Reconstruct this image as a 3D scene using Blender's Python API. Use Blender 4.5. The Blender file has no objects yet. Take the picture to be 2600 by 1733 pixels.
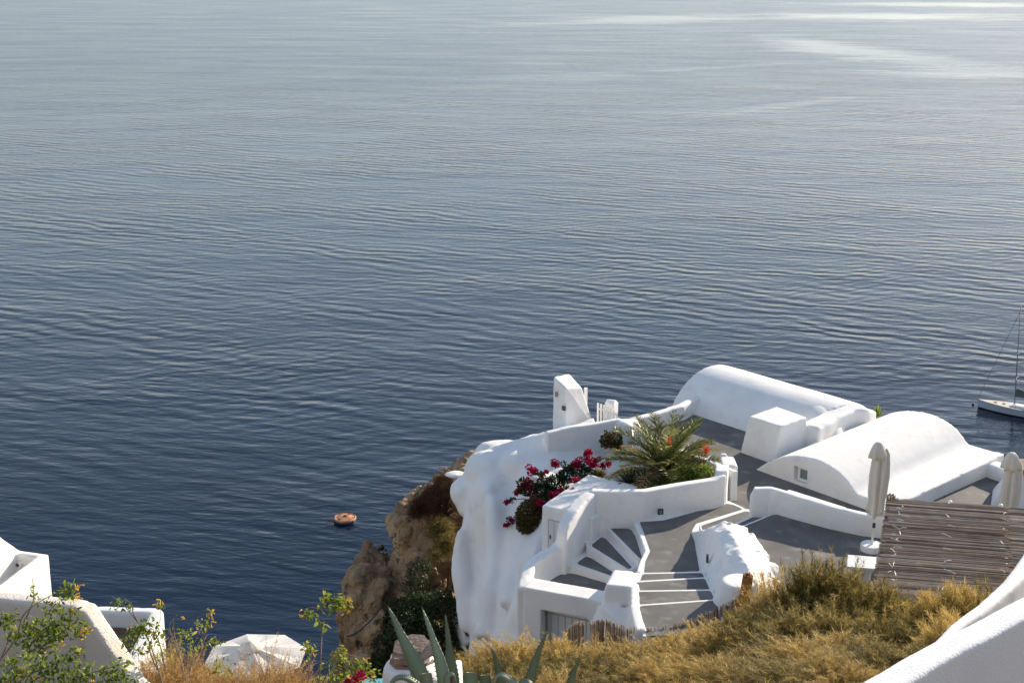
import bpy, bmesh, math, random
import numpy as np
from mathutils import Vector, Matrix, noise as mnoise
R = math.radians
rng = np.random.default_rng(7)
random.seed(7)
scene = bpy.context.scene
col = scene.collection
# ------------------------------------------------------------------ camera model (photograph pixels 2600 x 1733)
F = 3611.0; TH = R(15.5); CT, ST = math.cos(TH), math.sin(TH); HC = 100.0
def ray(px, py):
    u = (px - 1300) / F; v = (866.5 - py) / F
    return Vector((u, CT + v * ST, -ST + v * CT))
def P(px, py, z):
    d = ray(px, py); return Vector((0, 0, HC)) + d * ((z - HC) / d.z)
def PY(px, py, y):
    d = ray(px, py); return Vector((0, 0, HC)) + d * (y / d.y)
def PT(px, py, t):
    return Vector((0, 0, HC)) + ray(px, py) * t
zA, zB, zC = 86.08, 86.25, 86.70
E1 = Vector((.63, -.777, 0)).normalized(); E2 = Vector((.777, .63, 0)).normalized()

# ------------------------------------------------------------------ materials
def nt(name):
    m = bpy.data.materials.new(name); m.use_nodes = True
    t = m.node_tree; t.nodes.clear()
    o = t.nodes.new('ShaderNodeOutputMaterial')
    return m, t, o
def N(t, kind, **kw):
    n = t.nodes.new(kind)
    for k, v in kw.items():
        if k.startswith('i_'):
            n.inputs[k[2:].replace('_', ' ')].default_value = v
        else: setattr(n, k, v)
    return n
def ramp(t, stops, fac=None):
    r = t.nodes.new('ShaderNodeValToRGB'); e = r.color_ramp.elements
    while len(e) < len(stops): e.new(.5)
    for el, (p, c) in zip(e, stops):
        el.position = p; el.color = (*c, 1) if len(c) == 3 else c
    if fac is not None: t.links.new(fac, r.inputs[0])
    return r
def surf(name, c0, c1, scale=1.0, rough=.85, bump=.3, bscale=30, bdist=.01, detail=6, spec=.3, stretch=None, extra=None):
    """two-tone noisy surface in world metres"""
    m, t, o = nt(name)
    g = N(t, 'ShaderNodeNewGeometry'); b = N(t, 'ShaderNodeBsdfPrincipled')
    pos = g.outputs['Position']
    if stretch:
        mp = N(t, 'ShaderNodeMapping'); mp.inputs['Scale'].default_value = stretch
        t.links.new(pos, mp.inputs['Vector']); pos = mp.outputs[0]
    n = N(t, 'ShaderNodeTexNoise'); n.inputs['Scale'].default_value = scale; n.inputs['Detail'].default_value = detail
    t.links.new(pos, n.inputs['Vector'])
    r = ramp(t, [(.3, c0), (.7, c1)], n.outputs['Fac'])
    colour = r.outputs[0]
    if extra:
        sc, lo, hi, c = extra
        n3 = N(t, 'ShaderNodeTexNoise'); n3.inputs['Scale'].default_value = sc; n3.inputs['Detail'].default_value = 8
        t.links.new(pos, n3.inputs['Vector'])
        r3 = ramp(t, [(lo, (0, 0, 0)), (hi, (1, 1, 1))], n3.outputs['Fac'])
        mx = N(t, 'ShaderNodeMix', data_type='RGBA')
        t.links.new(r3.outputs[0], mx.inputs[0]); t.links.new(colour, mx.inputs[6]); mx.inputs[7].default_value = (*c, 1)
        colour = mx.outputs[2]
    t.links.new(colour, b.inputs['Base Color'])
    b.inputs['Roughness'].default_value = rough; b.inputs['Specular IOR Level'].default_value = spec
    n2 = N(t, 'ShaderNodeTexNoise'); n2.inputs['Scale'].default_value = bscale; n2.inputs['Detail'].default_value = 5
    t.links.new(pos, n2.inputs['Vector'])
    bp = N(t, 'ShaderNodeBump'); bp.inputs['Strength'].default_value = bump; bp.inputs['Distance'].default_value = bdist
    t.links.new(n2.outputs['Fac'], bp.inputs['Height']); t.links.new(bp.outputs[0], b.inputs['Normal'])
    t.links.new(b.outputs[0], o.inputs[0])
    return m
def leafmat(name, stops, tr=.45, rough=.5):
    m, t, o = nt(name)
    a = N(t, 'ShaderNodeAttribute', attribute_name='tint')
    oi = N(t, 'ShaderNodeObjectInfo'); ad = N(t, 'ShaderNodeMath', operation='MULTIPLY_ADD'); t.links.new(oi.outputs['Random'], ad.inputs[0]); ad.inputs[1].default_value = .24; t.links.new(a.outputs['Fac'], ad.inputs[2])
    sb = N(t, 'ShaderNodeMath', operation='SUBTRACT'); t.links.new(ad.outputs[0], sb.inputs[0]); sb.inputs[1].default_value = .12
    r = ramp(t, stops, sb.outputs[0])
    b = N(t, 'ShaderNodeBsdfPrincipled'); b.inputs['Roughness'].default_value = rough; b.inputs['Specular IOR Level'].default_value = .25
    tl = N(t, 'ShaderNodeBsdfTranslucent'); mx = N(t, 'ShaderNodeMixShader'); mx.inputs[0].default_value = tr
    t.links.new(r.outputs[0], b.inputs['Base Color']); t.links.new(r.outputs[0], tl.inputs['Color'])
    t.links.new(b.outputs[0], mx.inputs[1]); t.links.new(tl.outputs[0], mx.inputs[2]); t.links.new(mx.outputs[0], o.inputs[0])
    return m
M = {}
M['plaster'] = surf('plaster', (.765, .75, .725), (.83, .82, .80), 1.3, .8, .16, 6, .03, 9, extra=(2.4, .56, .80, (.70, .675, .64)))
M['plaster_worn'] = surf('plaster_worn', (.74, .72, .70), (.82, .81, .79), .7, .85, .35, 9, .03, extra=(1.1, .6, .78, (.6, .57, .53)))
M['plaster_stain'] = surf('plaster_stain', (.5, .48, .45), (.72, .70, .67), 1.2, .9, .5, 8, .05, extra=(1.6, .5, .58, (.05, .055, .045)))
M['stucco'] = surf('stucco', (.77, .77, .77), (.82, .82, .82), 2, .9, .6, 75, .006)
M['stucco_cream'] = surf('stucco_cream', (.68, .62, .53), (.74, .68, .60), 2, .9, .7, 45, .012, extra=(3, .6, .75, (.55, .49, .42)))
M['white_paint'] = surf('white_paint', (.78, .78, .77), (.8, .8, .79), 3, .5, .1, 60, .003)
M['floor'] = surf('grey_floor_paint', (.10, .096, .092), (.165, .16, .152), 1.1, .75, .25, 22, .006, 10, extra=(2.6, .55, .72, (.215, .205, .19)))
M['door'] = surf('grey_door_paint', (.62, .63, .62), (.66, .67, .66), 3, .5, .1, 50, .003)
M['seam'] = surf('door_seam', (.30, .30, .29), (.36, .36, .35), 8, .6, .1, 60, .002)
M['dark'] = surf('dark_metal', (.05, .048, .045), (.08, .075, .07), 8, .5, .1, 60, .002)
M['glass'] = surf('window_glass', (.15, .20, .18), (.19, .24, .215), 3, .08, .02, 5, .001, spec=.6)
M['canvas'] = surf('canvas', (.62, .56, .47), (.72, .66, .57), 6, .9, .3, 60, .004, stretch=(1, 1, .15))
M['canvas_white'] = surf('canvas_white', (.80, .78, .74), (.84, .82, .78), 3, .9, .2, 40, .004)
def cloth(name, c, tr):
    m, t, o = nt(name); g = N(t, 'ShaderNodeNewGeometry'); n = N(t, 'ShaderNodeTexNoise'); n.inputs['Scale'].default_value = 5; n.inputs['Detail'].default_value = 6
    t.links.new(g.outputs['Position'], n.inputs['Vector']); r = ramp(t, [(.3, tuple(x * .9 for x in c)), (.7, c)], n.outputs['Fac'])
    b = N(t, 'ShaderNodeBsdfDiffuse'); tl = N(t, 'ShaderNodeBsdfTranslucent'); mx = N(t, 'ShaderNodeMixShader'); mx.inputs[0].default_value = tr
    t.links.new(r.outputs[0], b.inputs[0]); t.links.new(r.outputs[0], tl.inputs[0]); t.links.new(b.outputs[0], mx.inputs[1]); t.links.new(tl.outputs[0], mx.inputs[2]); t.links.new(mx.outputs[0], o.inputs[0])
    return m
M['canvas_white'] = cloth('canvas_white', (.93, .91, .87), .38)
M['rock'] = surf('tan_rock', (.20, .13, .075), (.52, .36, .215), 1.1, .95, 1.0, 7, .2, 12, extra=(3.2, .58, .68, (.07, .05, .035)))
M['rock_slab'] = surf('brown_stone', (.24, .17, .13), (.38, .28, .22), 6, .95, .8, 25, .02, 8)
M['soil'] = surf('dry_soil', (.11, .08, .045), (.2, .15, .085), 1.5, .95, 1.0, 12, .06, 8)
M['reed'] = None
M['orange'] = surf('orange_cloth', (.7, .2, .03), (.75, .25, .05), 3, .8, .1, 30, .004)
M['hull'] = surf('hull_paint', (.42, .45, .48), (.47, .5, .53), .3, .25, .02, 4, .002, spec=.5)
M['hull_dark'] = surf('antifouling', (.012, .014, .018), (.02, .022, .026), .5, .5, .02, 4, .002)
M['deck'] = surf('deck', (.5, .45, .38), (.6, .55, .48), 2, .7, .1, 10, .002)
M['mast'] = surf('mast_metal', (.16, .17, .17), (.2, .21, .21), 2, .4, .02, 10, .002)
M['sailcover'] = surf('sail_cover', (.09, .095, .10), (.12, .125, .13), 2, .8, .2, 10, .01)
M['rust'] = surf('rusty_buoy', (.33, .085, .03), (.62, .36, .20), 1.1, .8, .4, 6, .05, 6, extra=(1.4, .55, .6, (.16, .04, .015)))
M['pool'] = surf('pool_water', (.1, .42, .5), (.12, .46, .54), 2, .1, .2, 6, .02, spec=.5)
M['trunk'] = surf('bark', (.12, .08, .05), (.22, .15, .09), 12, .9, .6, 40, .01)
M['stem'] = surf('stem', (.17, .13, .09), (.26, .2, .14), 12, .8, .2, 40, .004)
M['vine_stem'] = surf('dark_stem', (.05, .035, .02), (.09, .06, .035), 12, .8, .2, 40, .004)
def reedmat():
    m, t, o = nt('dry_reed')
    a = N(t, 'ShaderNodeAttribute', attribute_name='tint')
    r = ramp(t, [(0, (.13, .09, .065)), (.4, (.45, .345, .25)), (.75, (.66, .54, .42)), (1, (.80, .71, .60))], a.outputs['Fac'])
    g = N(t, 'ShaderNodeNewGeometry'); n = N(t, 'ShaderNodeTexNoise'); n.inputs['Scale'].default_value = 5
    t.links.new(g.outputs['Position'], n.inputs['Vector'])
    mx = N(t, 'ShaderNodeMix', data_type='RGBA', blend_type='MULTIPLY'); mx.inputs[0].default_value = .6
    rr = ramp(t, [(.3, (.7, .62, .54)), (.7, (1, .98, .94))], n.outputs['Fac'])
    t.links.new(r.outputs[0], mx.inputs[6]); t.links.new(rr.outputs[0], mx.inputs[7])
    b = N(t, 'ShaderNodeBsdfPrincipled'); b.inputs['Roughness'].default_value = .75
    t.links.new(mx.outputs[2], b.inputs['Base Color']); t.links.new(b.outputs[0], o.inputs[0])
    return m
M['reed'] = reedmat()
M['reed_orange'] = surf('orange_reed', (.30, .12, .04), (.45, .2, .07), 20, .8, .4, 60, .01, stretch=(1, 1, .2))
M['gold'] = leafmat('dry_gold_twigs', [(0, (.13, .09, .03)), (.35, (.43, .30, .09)), (.7, (.63, .47, .16)), (1, (.82, .61, .28))], .5)
M['olive'] = leafmat('olive_twigs', [(0, (.045, .05, .015)), (.4, (.17, .13, .036)), (.75, (.36, .28, .085)), (1, (.66, .48, .18))], .5)
M['russet'] = leafmat('russet_twigs', [(0, (.13, .06, .025)), (.4, (.40, .25, .09)), (.8, (.60, .40, .165)), (1, (.72, .54, .27))], .5)
M['drybrown'] = leafmat('brown_grass', [(0, (.05, .025, .012)), (.5, (.13, .07, .035)), (1, (.25, .15, .08))], .35)
M['palm'] = leafmat('palm_leaf', [(0, (.03, .045, .014)), (.4, (.10, .12, .028)), (.7, (.25, .25, .07)), (1, (.42, .28, .14))], .45, .35)
M['leaf'] = leafmat('green_leaf', [(0, (.07, .11, .02)), (.5, (.19, .26, .045)), (.85, (.36, .38, .07)), (1, (.52, .42, .10))], .55)
M['darkleaf'] = leafmat('dark_leaf', [(0, (.008, .016, .006)), (.6, (.025, .04, .012)), (1, (.07, .085, .025))], .3)
M['brownleaf'] = leafmat('brown_leaf', [(0, (.04, .03, .01)), (.6, (.10, .075, .02)), (1, (.16, .13, .04))], .3)
M['ivy'] = leafmat('cliff_leaf', [(0, (.02, .03, .014)), (.5, (.06, .085, .035)), (1, (.16, .18, .09))], .3)
M['succulent'] = leafmat('grey_green_leaf', [(0, (.02, .03, .015)), (.6, (.05, .07, .035)), (1, (.11, .14, .075))], .15)
M['magenta'] = leafmat('magenta_bract', [(0, (.16, .0, .02)), (.5, (.38, .002, .05)), (1, (.58, .01, .10))], .3)
M['yellow'] = leafmat('yellow_flower', [(0, (.88, .55, .06)), (1, (.95, .80, .16))], .45)
M['red'] = leafmat('red_flower', [(0, (.55, .04, .01)), (1, (.75, .1, .02))], .3)
def agavemat():
    m, t, o = nt('agave_leaf')
    a = N(t, 'ShaderNodeAttribute', attribute_name='tint')
    g = N(t, 'ShaderNodeNewGeometry'); n = N(t, 'ShaderNodeTexNoise'); n.inputs['Scale'].default_value = 7; n.inputs['Detail'].default_value = 5
    t.links.new(g.outputs['Position'], n.inputs['Vector'])
    r = ramp(t, [(0, (.08, .12, .07)), (.5, (.19, .25, .15)), (.93, (.32, .38, .25)), (1, (.14, .09, .05))], a.outputs['Fac'])
    mx = N(t, 'ShaderNodeMix', data_type='RGBA', blend_type='MULTIPLY'); mx.inputs[0].default_value = .5
    rr = ramp(t, [(.3, (.6, .6, .55)), (.65, (1, 1, 1))], n.outputs['Fac'])
    t.links.new(r.outputs[0], mx.inputs[6]); t.links.new(rr.outputs[0], mx.inputs[7])
    b = N(t, 'ShaderNodeBsdfPrincipled'); b.inputs['Roughness'].default_value = .45
    t.links.new(mx.outputs[2], b.inputs['Base Color']); t.links.new(b.outputs[0], o.inputs[0])
    return m
M['agave'] = agavemat()

# ------------------------------------------------------------------ mesh helpers
class MB:
    def __init__(s): s.v = []; s.f = []; s.t = []; s.ft = 0.5
    def add(s, vs, fs, tint=.5):
        k = len(s.v); s.v += [tuple(p) for p in vs]; s.f += [tuple(i + k for i in f) for f in fs]; s.t += [tint] * len(vs); return s
    def hull(s, pts):
        bm = bmesh.new()
        for p in pts: bm.verts.new(p)
        r = bmesh.ops.convex_hull(bm, input=bm.verts[:])
        bmesh.ops.delete(bm, geom=list({g for g in r['geom_interior'] + r['geom_unused'] if isinstance(g, bmesh.types.BMVert)}), context='VERTS')
        bm.verts.index_update()
        s.add([v.co[:] for v in bm.verts], [[v.index for v in f.verts] for f in bm.faces]); bm.free(); return s
    def prism(s, poly, z0, z1):
        n = len(poly)
        a = sum(poly[i][0] * poly[(i + 1) % n][1] - poly[(i + 1) % n][0] * poly[i][1] for i in range(n))
        if a < 0: poly = poly[::-1]
        vs = [(p[0], p[1], z0) for p in poly] + [(p[0], p[1], z1) for p in poly]
        return s.add(vs, [list(range(n))[::-1], list(range(n, 2 * n))] + [(i, (i + 1) % n, n + (i + 1) % n, n + i) for i in range(n)])
    def box(s, o, ax, ay, az):
        o, ax, ay, az = map(Vector, (o, ax, ay, az))
        return s.hull([o + ax * i + ay * j + az * k for i in (0, 1) for j in (0, 1) for k in (0, 1)])
    def strip(s, pts, w, back=0.0):
        """wall along pts [(x,y,z0,z1)], width w; back = share of the width laid on the left of the path"""
        n = len(pts); L = []; Rr = []
        for i, p in enumerate(pts):
            d = Vector((0, 0, 0))
            if i: d += (Vector(p[:2]) - Vector(pts[i - 1][:2])).normalized().to_3d()
            if i < n - 1: d += (Vector(pts[i + 1][:2]) - Vector(p[:2])).normalized().to_3d()
            d.normalize(); q = Vector((-d.y, d.x, 0)); ww = p[4] if len(p) > 4 else w
            L.append(Vector((p[0], p[1], 0)) + q * ww * back); Rr.append(Vector((p[0], p[1], 0)) - q * ww * (1 - back))
        vs = []
        for i, p in enumerate(pts):
            vs += [(L[i].x, L[i].y, p[2]), (L[i].x, L[i].y, p[3]), (Rr[i].x, Rr[i].y, p[3]), (Rr[i].x, Rr[i].y, p[2])]
        fs = [(0, 1, 2, 3), tuple(4 * (n - 1) + k for k in (3, 2, 1, 0))]
        for i in range(n - 1):
            a, b = 4 * i, 4 * (i + 1)
            for k in range(4): fs.append((a + k, b + k, b + (k + 1) % 4, a + (k + 1) % 4))
        return s.add(vs, fs)
    def tube(s, pts, r, seg=6, tint=.5, cap=True):
        pts = [Vector(p) for p in pts]; n = len(pts); rs = r if isinstance(r, (list, tuple)) else [r] * n
        vs = []; up0 = Vector((.13, .31, .94))
        for i, p in enumerate(pts):
            d = (pts[min(i + 1, n - 1)] - pts[max(i - 1, 0)]).normalized()
            a = d.cross(up0 if abs(d.dot(up0)) < .95 else Vector((1, 0, 0))).normalized(); b = d.cross(a)
            for k in range(seg):
                w = 2 * math.pi * k / seg; vs.append(p + (a * math.cos(w) + b * math.sin(w)) * rs[i])
        fs = [(i * seg + k, i * seg + (k + 1) % seg, (i + 1) * seg + (k + 1) % seg, (i + 1) * seg + k) for i in range(n - 1) for k in range(seg)]
        if cap: fs += [tuple(range(seg))[::-1], tuple(range((n - 1) * seg, n * seg))]
        return s.add(vs, fs, tint)
    def lathe(s, c, prof, seg=32, wob=None, tint=.5):
        c = Vector(c); vs = []; n = len(prof)
        for j, (r, z) in enumerate(prof):
            for k in range(seg):
                w = 2 * math.pi * k / seg; rr = r * (wob(w, j) if wob else 1)
                vs.append(c + Vector((rr * math.cos(w), rr * math.sin(w), z)))
        fs = [(j * seg + k, j * seg + (k + 1) % seg, (j + 1) * seg + (k + 1) % seg, (j + 1) * seg + k) for j in range(n - 1) for k in range(seg)]
        fs += [tuple(range(seg))[::-1], tuple(range((n - 1) * seg, n * seg))]
        return s.add(vs, fs, tint)
    def ell(s, c, rx, ry, rz, seg=20, ring=12):
        prof = [(math.sin(math.pi * (j + .02) / (ring + .04)), -math.cos(math.pi * (j + .02) / (ring + .04))) for j in range(ring + 1)]
        k0 = len(s.v); s.lathe((0, 0, 0), prof, seg)
        for i in range(k0, len(s.v)):
            x, y, z = s.v[i]; s.v[i] = (c[0] + x * rx, c[1] + y * ry, c[2] + z * rz)
        return s
    def build(s, name, mat, parent=None, smooth=False, keep=False):
        me = bpy.data.meshes.new(name); me.from_pydata(s.v, [], s.f); me.materials.append(mat)
        at = me.attributes.new('tint', 'FLOAT', 'POINT'); at.data.foreach_set('value', np.array(s.t, dtype=np.float32))
        if smooth: me.polygons.foreach_set('use_smooth', [True] * len(me.polygons))
        return link(name, me, parent, keep)
def link(name, me, parent=None, keep=False):
    o = bpy.data.objects.new(name, me); col.objects.link(o)
    n = len(me.vertices); co = np.empty(n * 3, dtype=np.float32); me.vertices.foreach_get('co', co); co = co.reshape(-1, 3)
    if parent is None and not keep:
        c = Vector(((co[:, 0].min() + co[:, 0].max()) / 2, (co[:, 1].min() + co[:, 1].max()) / 2, co[:, 2].min()))
        me.transform(Matrix.Translation(-c)); o.location = c
    if parent is not None:
        o.parent = parent; o.matrix_parent_inverse = world_of(parent).inverted()
    return o
def world_of(o):
    m = Matrix.LocRotScale(o.location, o.rotation_euler, o.scale)
    return (world_of(o.parent) @ o.matrix_parent_inverse @ m) if o.parent else m
def tag(o, label, cat, group=None):
    o['label'] = label; o['category'] = cat
    if group: o['group'] = group
    return o
def structure(o): o['kind'] = 'structure'; return o
def thing(name, label, cat, loc, group=None):
    o = bpy.data.objects.new(name, None); col.objects.link(o); o.location = loc; o.empty_display_size = .2
    return tag(o, label, cat, group)
TEX = {}
def clouds(size):
    if size not in TEX:
        t = bpy.data.textures.new('clouds', 'CLOUDS'); t.noise_scale = size; t.noise_depth = 2; TEX[size] = t
    return TEX[size]
def cells(size):
    if ('v', size) not in TEX:
        t = bpy.data.textures.new('cells', 'VORONOI'); t.noise_scale = size; t.distance_metric = 'DISTANCE'; TEX[('v', size)] = t
    return TEX[('v', size)]
def soften(o, voxel=.04, it=6, disp=.02, dsize=.5, disp2=None, vor=None):
    m = o.modifiers.new('remesh', 'REMESH'); m.mode = 'VOXEL'; m.voxel_size = voxel; m.use_smooth_shade = True
    m = o.modifiers.new('smooth', 'SMOOTH'); m.factor = .5; m.iterations = it
    for st, sz in ([(disp, dsize)] if disp else []) + ([disp2] if disp2 else []):
        m = o.modifiers.new('uneven', 'DISPLACE'); m.texture = clouds(sz); m.texture_coords = 'GLOBAL'; m.strength = st; m.mid_level = .5
    if vor:
        m = o.modifiers.new('facets', 'DISPLACE'); m.texture = cells(vor[1]); m.texture_coords = 'GLOBAL'; m.strength = vor[0]; m.mid_level = .5
    return o
def chaikin(poly, it=2, q=.25):
    for _ in range(it):
        out = []
        for i in range(len(poly)):
            a = Vector(poly[i]); b = Vector(poly[(i + 1) % len(poly)])
            out += [a.lerp(b, q), a.lerp(b, 1 - q)]
        poly = out
    return poly
def roundpoly(poly, r=.12, k=4):
    out = []; n = len(poly)
    for i in range(n):
        p = Vector(poly[i]); a = Vector(poly[i - 1]) - p; b = Vector(poly[(i + 1) % n]) - p
        d = min(r, a.length * .45, b.length * .45); A = p + a.normalized() * d; B = p + b.normalized() * d
        for j in range(k + 1):
            t = j / k; out.append(A * (1 - t) ** 2 + p * 2 * t * (1 - t) + B * t * t)
    return out
def spline(pts, n=8):
    pts = [Vector(p) for p in pts]; out = []
    for i in range(len(pts) - 1):
        p0 = pts[max(i - 1, 0)]; p1 = pts[i]; p2 = pts[i + 1]; p3 = pts[min(i + 2, len(pts) - 1)]
        for j in range(n):
            t = j / n
            out.append(.5 * ((2 * p1) + (p2 - p0) * t + (2 * p0 - 5 * p1 + 4 * p2 - p3) * t * t + (3 * p1 - p0 - 3 * p2 + p3) * t ** 3))
    return out + [pts[-1]]
def wallpx(pts, w, back=0.0):
    """pts: (px, py, z of the pixel, z0, z1) -> strip tuple"""
    out = []
    for q in pts:
        p = P(q[0], q[1], q[2]); out.append((p.x, p.y, q[3], q[4]) + tuple(q[5:]))
    return out
def grid(mb, rows, sub=4, back=None):
    """smooth closed mass: rows of points (front), pushed back by vector"""
    rows = [spline(r, sub) for r in rows]; cols = list(zip(*rows)); cols = [spline(c, sub) for c in cols]
    nc, nr = len(cols), len(cols[0]); vs = [p for c in cols for p in c]; k = len(vs)
    vs2 = [p + Vector(back) for p in vs]; f = []
    I = lambda c, r: c * nr + r
    for c in range(nc - 1):
        for r in range(nr - 1):
            f.append((I(c, r), I(c, r + 1), I(c + 1, r + 1), I(c + 1, r)))
            f.append((k + I(c, r), k + I(c + 1, r), k + I(c + 1, r + 1), k + I(c, r + 1)))
    loop = [I(c, 0) for c in range(nc)] + [I(nc - 1, r) for r in range(1, nr)] + [I(c, nr - 1) for c in range(nc - 2, -1, -1)] + [I(0, r) for r in range(nr - 2, 0, -1)]
    for a, b in zip(loop, loop[1:] + loop[:1]): f.append((a, b, k + b, k + a))
    return mb.add(vs + vs2, f)
def blades(name, base, dirs, length, width, tint, mat, parent=None, droop=0.0, keep=False, origin=None):
    base = np.asarray(base, float); dirs = np.asarray(dirs, float); n = len(base)
    dirs /= np.linalg.norm(dirs, axis=1)[:, None] + 1e-9
    side = np.cross(dirs, rng.normal(size=(n, 3))); side /= np.linalg.norm(side, axis=1)[:, None] + 1e-9
    length = np.broadcast_to(length, (n,))[:, None]; width = np.broadcast_to(width, (n,))[:, None]
    bend = rng.normal(size=(n, 3)) * .12 + np.array([0, 0, -droop])
    mid = base + dirs * length * .5 + bend * length * .25; tip = base + dirs * length + bend * length
    v = np.stack([base - side * width * .5, base + side * width * .5, mid + side * width * .5, mid - side * width * .5, tip], 1).reshape(-1, 3)
    return rawmesh(name, v, n, 5, [(0, 1, 2, 3), (3, 2, 4)], np.repeat(tint, 5), mat, parent, keep)
def rawmesh(name, v, n, per, faces, tint, mat, parent=None, keep=False):
    me = bpy.data.meshes.new(name)
    loops = np.concatenate([np.array(f) for f in faces]); nl = len(loops)
    idx = (np.arange(n)[:, None] * per + loops[None]).ravel()
    starts1 = np.cumsum([0] + [len(f) for f in faces])[:-1]
    starts = (np.arange(n)[:, None] * nl + starts1[None]).ravel()
    me.vertices.add(len(v)); me.vertices.foreach_set('co', np.asarray(v, np.float32).ravel())
    me.loops.add(len(idx)); me.loops.foreach_set('vertex_index', idx.astype(np.int32))
    me.polygons.add(len(starts)); me.polygons.foreach_set('loop_start', starts.astype(np.int32))
    me.update(calc_edges=True); me.validate()
    at = me.attributes.new('tint', 'FLOAT', 'POINT'); at.data.foreach_set('value', np.clip(tint, 0, 1).astype(np.float32))
    me.materials.append(mat)
    return link(name, me, parent, keep)
def leaves(name, pos, nrm_dir, length, width, tint, mat, parent=None, keep=False):
    """pointed folded leaves: 6 points each"""
    pos = np.asarray(pos, float); n = len(pos); d = np.asarray(nrm_dir, float); d /= np.linalg.norm(d, axis=1)[:, None] + 1e-9
    s = np.cross(d, rng.normal(size=(n, 3))); s /= np.linalg.norm(s, axis=1)[:, None] + 1e-9; u = np.cross(s, d)
    L = np.broadcast_to(length, (n,))[:, None]; W = np.broadcast_to(width, (n,))[:, None]
    v = np.stack([pos, pos + d * L * .3 + s * W * .45 + u * W * .15, pos + d * L * .7 + s * W * .38 + u * W * .12, pos + d * L,
                  pos + d * L * .7 - s * W * .38 + u * W * .12, pos + d * L * .3 - s * W * .45 + u * W * .15, pos + d * L * .5], 1).reshape(-1, 3)
    return rawmesh(name, v, n, 7, [(0, 1, 6), (1, 2, 6), (2, 3, 6), (3, 4, 6), (4, 5, 6), (5, 0, 6)], np.repeat(tint, 7), mat, parent, keep)

# ------------------------------------------------------------------ camera, light, sky
cam = bpy.data.cameras.new('camera'); co = bpy.data.objects.new('camera', cam); col.objects.link(co)
cam.lens = 36 * F / 2600; cam.sensor_width = 36; cam.clip_start = .1; cam.clip_end = 60000
co.location = (0, 0, HC); co.rotation_euler = (R(90) - TH, 0, 0); scene.camera = co
SUN_AZ, SUN_EL = R(43), R(20)
sd = Vector((math.sin(SUN_AZ) * math.cos(SUN_EL), math.cos(SUN_AZ) * math.cos(SUN_EL), math.sin(SUN_EL)))
sl = bpy.data.lights.new('sun', 'SUN'); sl.energy = 4.5; sl.angle = R(.6); sl.color = (1, .87, .70)
so = bpy.data.objects.new('sun', sl); col.objects.link(so); so.rotation_euler = sd.to_track_quat('Z', 'Y').to_euler()
w = bpy.data.worlds.new('World'); scene.world = w; w.use_nodes = True
wt = w.node_tree; wt.nodes.clear()
sky = wt.nodes.new('ShaderNodeTexSky'); sky.sky_type = 'NISHITA'; sky.sun_disc = False
SKYK = 1.16
sky.sun_elevation = SUN_EL; sky.sun_rotation = SUN_AZ; sky.altitude = 100; sky.air_density = 1.0; sky.dust_density = .4; sky.ozone_density = 1.0
bg = wt.nodes.new('ShaderNodeBackground'); bg.inputs[1].default_value = .15; wo = wt.nodes.new('ShaderNodeOutputWorld')
hz = wt.nodes.new('ShaderNodeHueSaturation'); hz.inputs['Saturation'].default_value = .82
hz.inputs['Value'].default_value = SKYK
gm = wt.nodes.new('ShaderNodeGamma'); gm.inputs[1].default_value = .61
wt.links.new(sky.outputs[0], gm.inputs[0]); wt.links.new(gm.outputs[0], hz.inputs['Color']); tn = wt.nodes.new('ShaderNodeMix'); tn.data_type = 'RGBA'; tn.blend_type = 'MULTIPLY'; tn.inputs[0].default_value = 1; tn.inputs[7].default_value = (.91, .975, 1.09, 1)
wt.links.new(hz.outputs[0], tn.inputs[6]); wt.links.new(tn.outputs[2], bg.inputs[0]); wt.links.new(bg.outputs[0], wo.inputs[0])
vs = scene.view_settings; vs.view_transform = 'Standard'; vs.look = 'None'; vs.exposure = .85; vs.gamma = 1; vs.use_curve_mapping = False
scene.cycles.max_bounces = 6; scene.cycles.diffuse_bounces = 4; scene.cycles.transparent_max_bounces = 4; scene.cycles.caustics_reflective = False

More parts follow.
